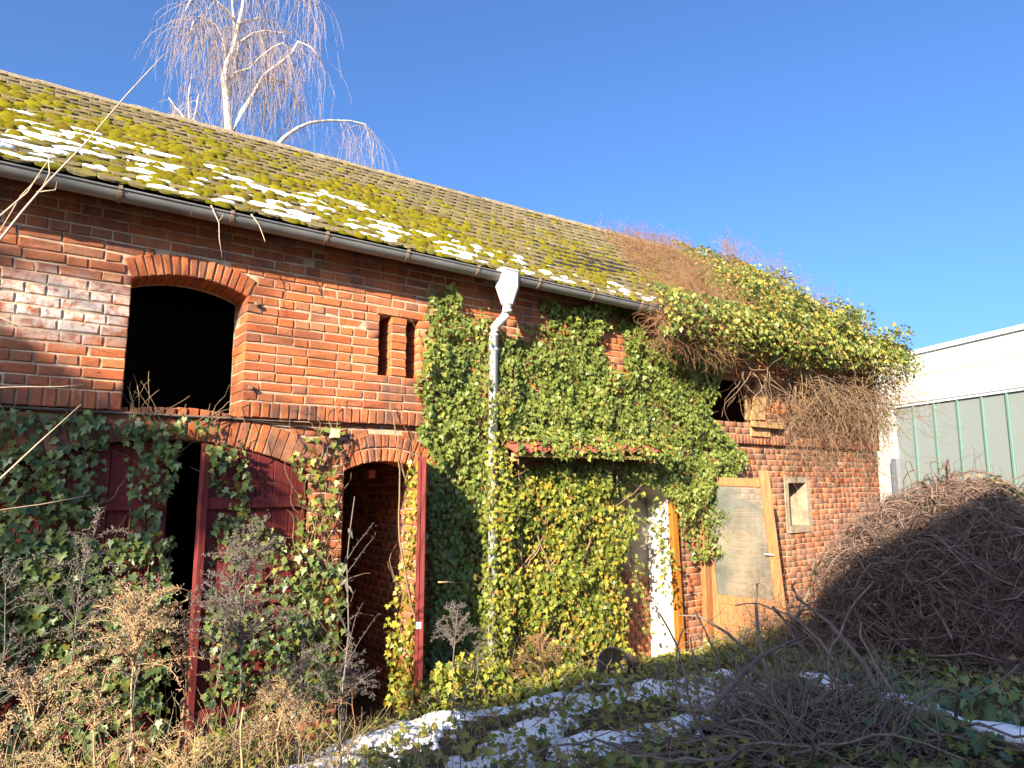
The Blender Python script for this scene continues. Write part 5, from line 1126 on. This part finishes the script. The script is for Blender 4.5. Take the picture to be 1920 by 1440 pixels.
# dry weeds
def weed(x, y, top, label, mat, plume=0.5, nb=16, bl=0.26, spread=1.0, lean=(0, 0), fl=26, r=0.006, curl=0, droop=-0.13, name='dry_weed'):
    b0 = gz(x, y, -0.02); Hh = top-b0.z; t_ = thing(name, b0, label, 'weed')
    path = [b0 + Vector((lean[0]*(i/8)**1.5 + 0.012*math.sin(i*1.3+x*9), lean[1]*(i/8)**1.5 + 0.012*math.cos(i*1.7+x*5), Hh*(i/8)*0.93)) for i in range(9)]
    B().tube(path, [r*(1-0.6*i/8) for i in range(9)], 6).ob('stem', mat, t_, smooth=True)
    if nb:
        f = 1 - plume*RS.uniform(size=nb)**0.8; ii = np.clip(f*8, 0, 7.99); st = np.array([path[int(q)].lerp(path[int(q)+1], q-int(q))[:] for q in ii])
        d = np.stack([RS.normal(0, spread, nb), RS.normal(0, spread*0.7, nb), 0.9+0.3*RS.uniform(size=nb)], 1)
        V1, F1, P1 = chains(st, d/np.linalg.norm(d, axis=1, keepdims=True), 8, bl/8*(0.5+0.7*(1-f)/plume+0.2*RS.uniform(size=nb)), r*0.42, r*0.18, 0.10, droop, 3)
        q = P1[:, 2:].reshape(-1, 3); q = np.repeat(q, max(1, fl//5), 0); q = q + RS.normal(0, 0.009, q.shape); m = len(q)
        V2, F2, _ = chains(q, rvec(m) + np.array([0, 0, .5]), 2, RS.uniform(.004, .012, m), 0.0027, 0.0010, 0.3, 0, 3)
        V, F = cat([(V1, F1), (V2, F2)]); o = ob('plume', mesh_np('plume', V, F, mat), t_); o['kind'] = 'stuff'
    if curl:
        f = RS.uniform(0.1, 0.92, curl); ii = f*8; st = np.array([path[int(q)].lerp(path[min(8, int(q)+1)], q-int(q))[:] for q in ii]); N = rvec(curl); N[:, 2] *= .4
        V, F, R = leaf_field(st, N, RS.uniform(.03, .075, curl), leafrand(curl), RS.normal(0, .6, curl), (LEAF2*np.array([.5, 1, 1.6]), LEAF2_F)); o = ob('withered_leaves', mesh_np('withered_leaves', V, F, mat), t_); o['kind'] = 'stuff'
    return t_
GW_ = 'dry weeds in front of the barn'
weed(0.58, -1.70, 1.72, 'bushy tan goldenrod with a broad sunlit plume before the left gate leaf', 'weed_tan', 0.36, 46, 0.26, 0.75, (-0.06, 0.0), 40, 0.007, 12)
weed(0.24, -1.60, 1.38, 'tan weed with a bowed plume at the left edge', 'weed_tan', 0.45, 26, 0.30, 0.8, (-0.08, 0), 34, 0.007)
weed(0.11, -1.75, 1.22, 'short tan weed with drooping tufts in the corner', 'weed_tan', 0.5, 24, 0.26, 0.9, (-0.05, 0), 34, 0.006)
weed(0.40, -1.85, 1.40, 'slender straw weed with a narrow spike left of the bushy goldenrod', 'weed_tan', 0.5, 14, 0.15, 0.4, (0.0, 0), 28, 0.006)
weed(1.12, -1.30, 2.02, 'tall shade-grey weed with a big feathery plume before the half open gate leaf', 'weed_shade_grey', 0.50, 46, 0.30, 0.5, (0.04, 0), 36, 0.006)
weed(1.00, -1.15, 1.85, 'shade-grey feathery weed just left of the tallest one', 'weed_shade_grey', 0.5, 26, 0.26, 0.5, (0.14, 0), 34, 0.005)
weed(0.30, -1.05, 2.02, 'grey shaded weed with a loose plume over the dark gate ivy', 'weed_shade_grey', 0.5, 34, 0.30, 0.7, (0.10, 0), 34, 0.005)
weed(0.05, -1.0, 1.75, 'low shade-grey weed against the gate at the left edge', 'weed_shade_grey', 0.5, 24, 0.28, 0.7, (0.0, 0), 34, 0.005)
weed(0.62, -1.1, 1.70, 'shade-grey weed with sparse plume before the dark gap of the gate', 'weed_shade_grey', 0.5, 20, 0.22, 0.6, (0.10, 0), 30, 0.005)
weed(0.80, -1.55, 1.48, 'brown stalk hung with withered leaves below the dark gate gap', 'weed_brown', 0.3, 12, 0.2, 0.7, (0.0, 0), 24, 0.010, 60)
weed(1.32, -1.40, 1.10, 'tan weed with heavy hanging tufts in the middle of the weeds', 'weed_tan', 0.55, 34, 0.24, 0.55, (0.03, 0), 44, 0.007, 10, -0.32)
weed(1.48, -1.25, 1.28, 'dark brown weed with a ragged clump before the brick pier', 'weed_shade_grey', 0.55, 26, 0.24, 0.6, (0.03, 0), 38, 0.008, 26, -0.25)
weed(1.72, -1.35, 2.20, 'tall thin grey weed with curled leaves in the small doorway', 'weed_shade_grey', 0.75, 9, 0.30, 0.8, (0.02, 0), 6, 0.007, 34, -0.02)
weed(2.60, -1.15, 1.33, 'grey tufted weed in the shade right of the open leaf', 'weed_shade_grey', 0.35, 26, 0.18, 0.8, (0.03, 0), 34, 0.005)
weed(2.85, -1.05, 1.05, 'short pale stalk with a few tufts near the downpipe foot', 'weed_shade_grey', 0.4, 12, 0.14, 0.8, (0.03, 0), 24, 0.004)
weed(1.78, -1.20, 1.12, 'dark low weed with a fuzzy clump below the small doorway', 'weed_shade_grey', 0.5, 30, 0.22, 0.9, (0.02, 0), 38, 0.006, 8)
weed(3.95, -0.45, 0.86, 'rust brown dead fern clump against the ivy curtain', 'weed_brown', 0.95, 46, 0.34, 1.2, (0.0, 0), 44, 0.004, 0, -0.2)
weed(0.72, -2.0, 1.12, 'straw weed with thin bent tufts in the near foreground', 'weed_tan', 0.5, 14, 0.2, 0.8, (0.05, 0), 24, 0.005)
weed(0.95, -2.05, 1.20, 'cut pale stalk standing before the dark gate gap', 'straw', 0.5, 0, 0.2, 0.8, (0.0, 0), 0, 0.009)
weed(1.6, -1.75, 1.15, 'lone thin stem rising from the sunlit snow', 'weed_brown', 0.3, 6, 0.12, 0.8, (0.02, 0), 10, 0.005)
weed(2.2, -1.9, 1.05, 'thin dark stalks at the edge of the shaded snow', 'weed_shade_grey', 0.4, 10, 0.14, 0.8, (0.04, 0), 14, 0.004)
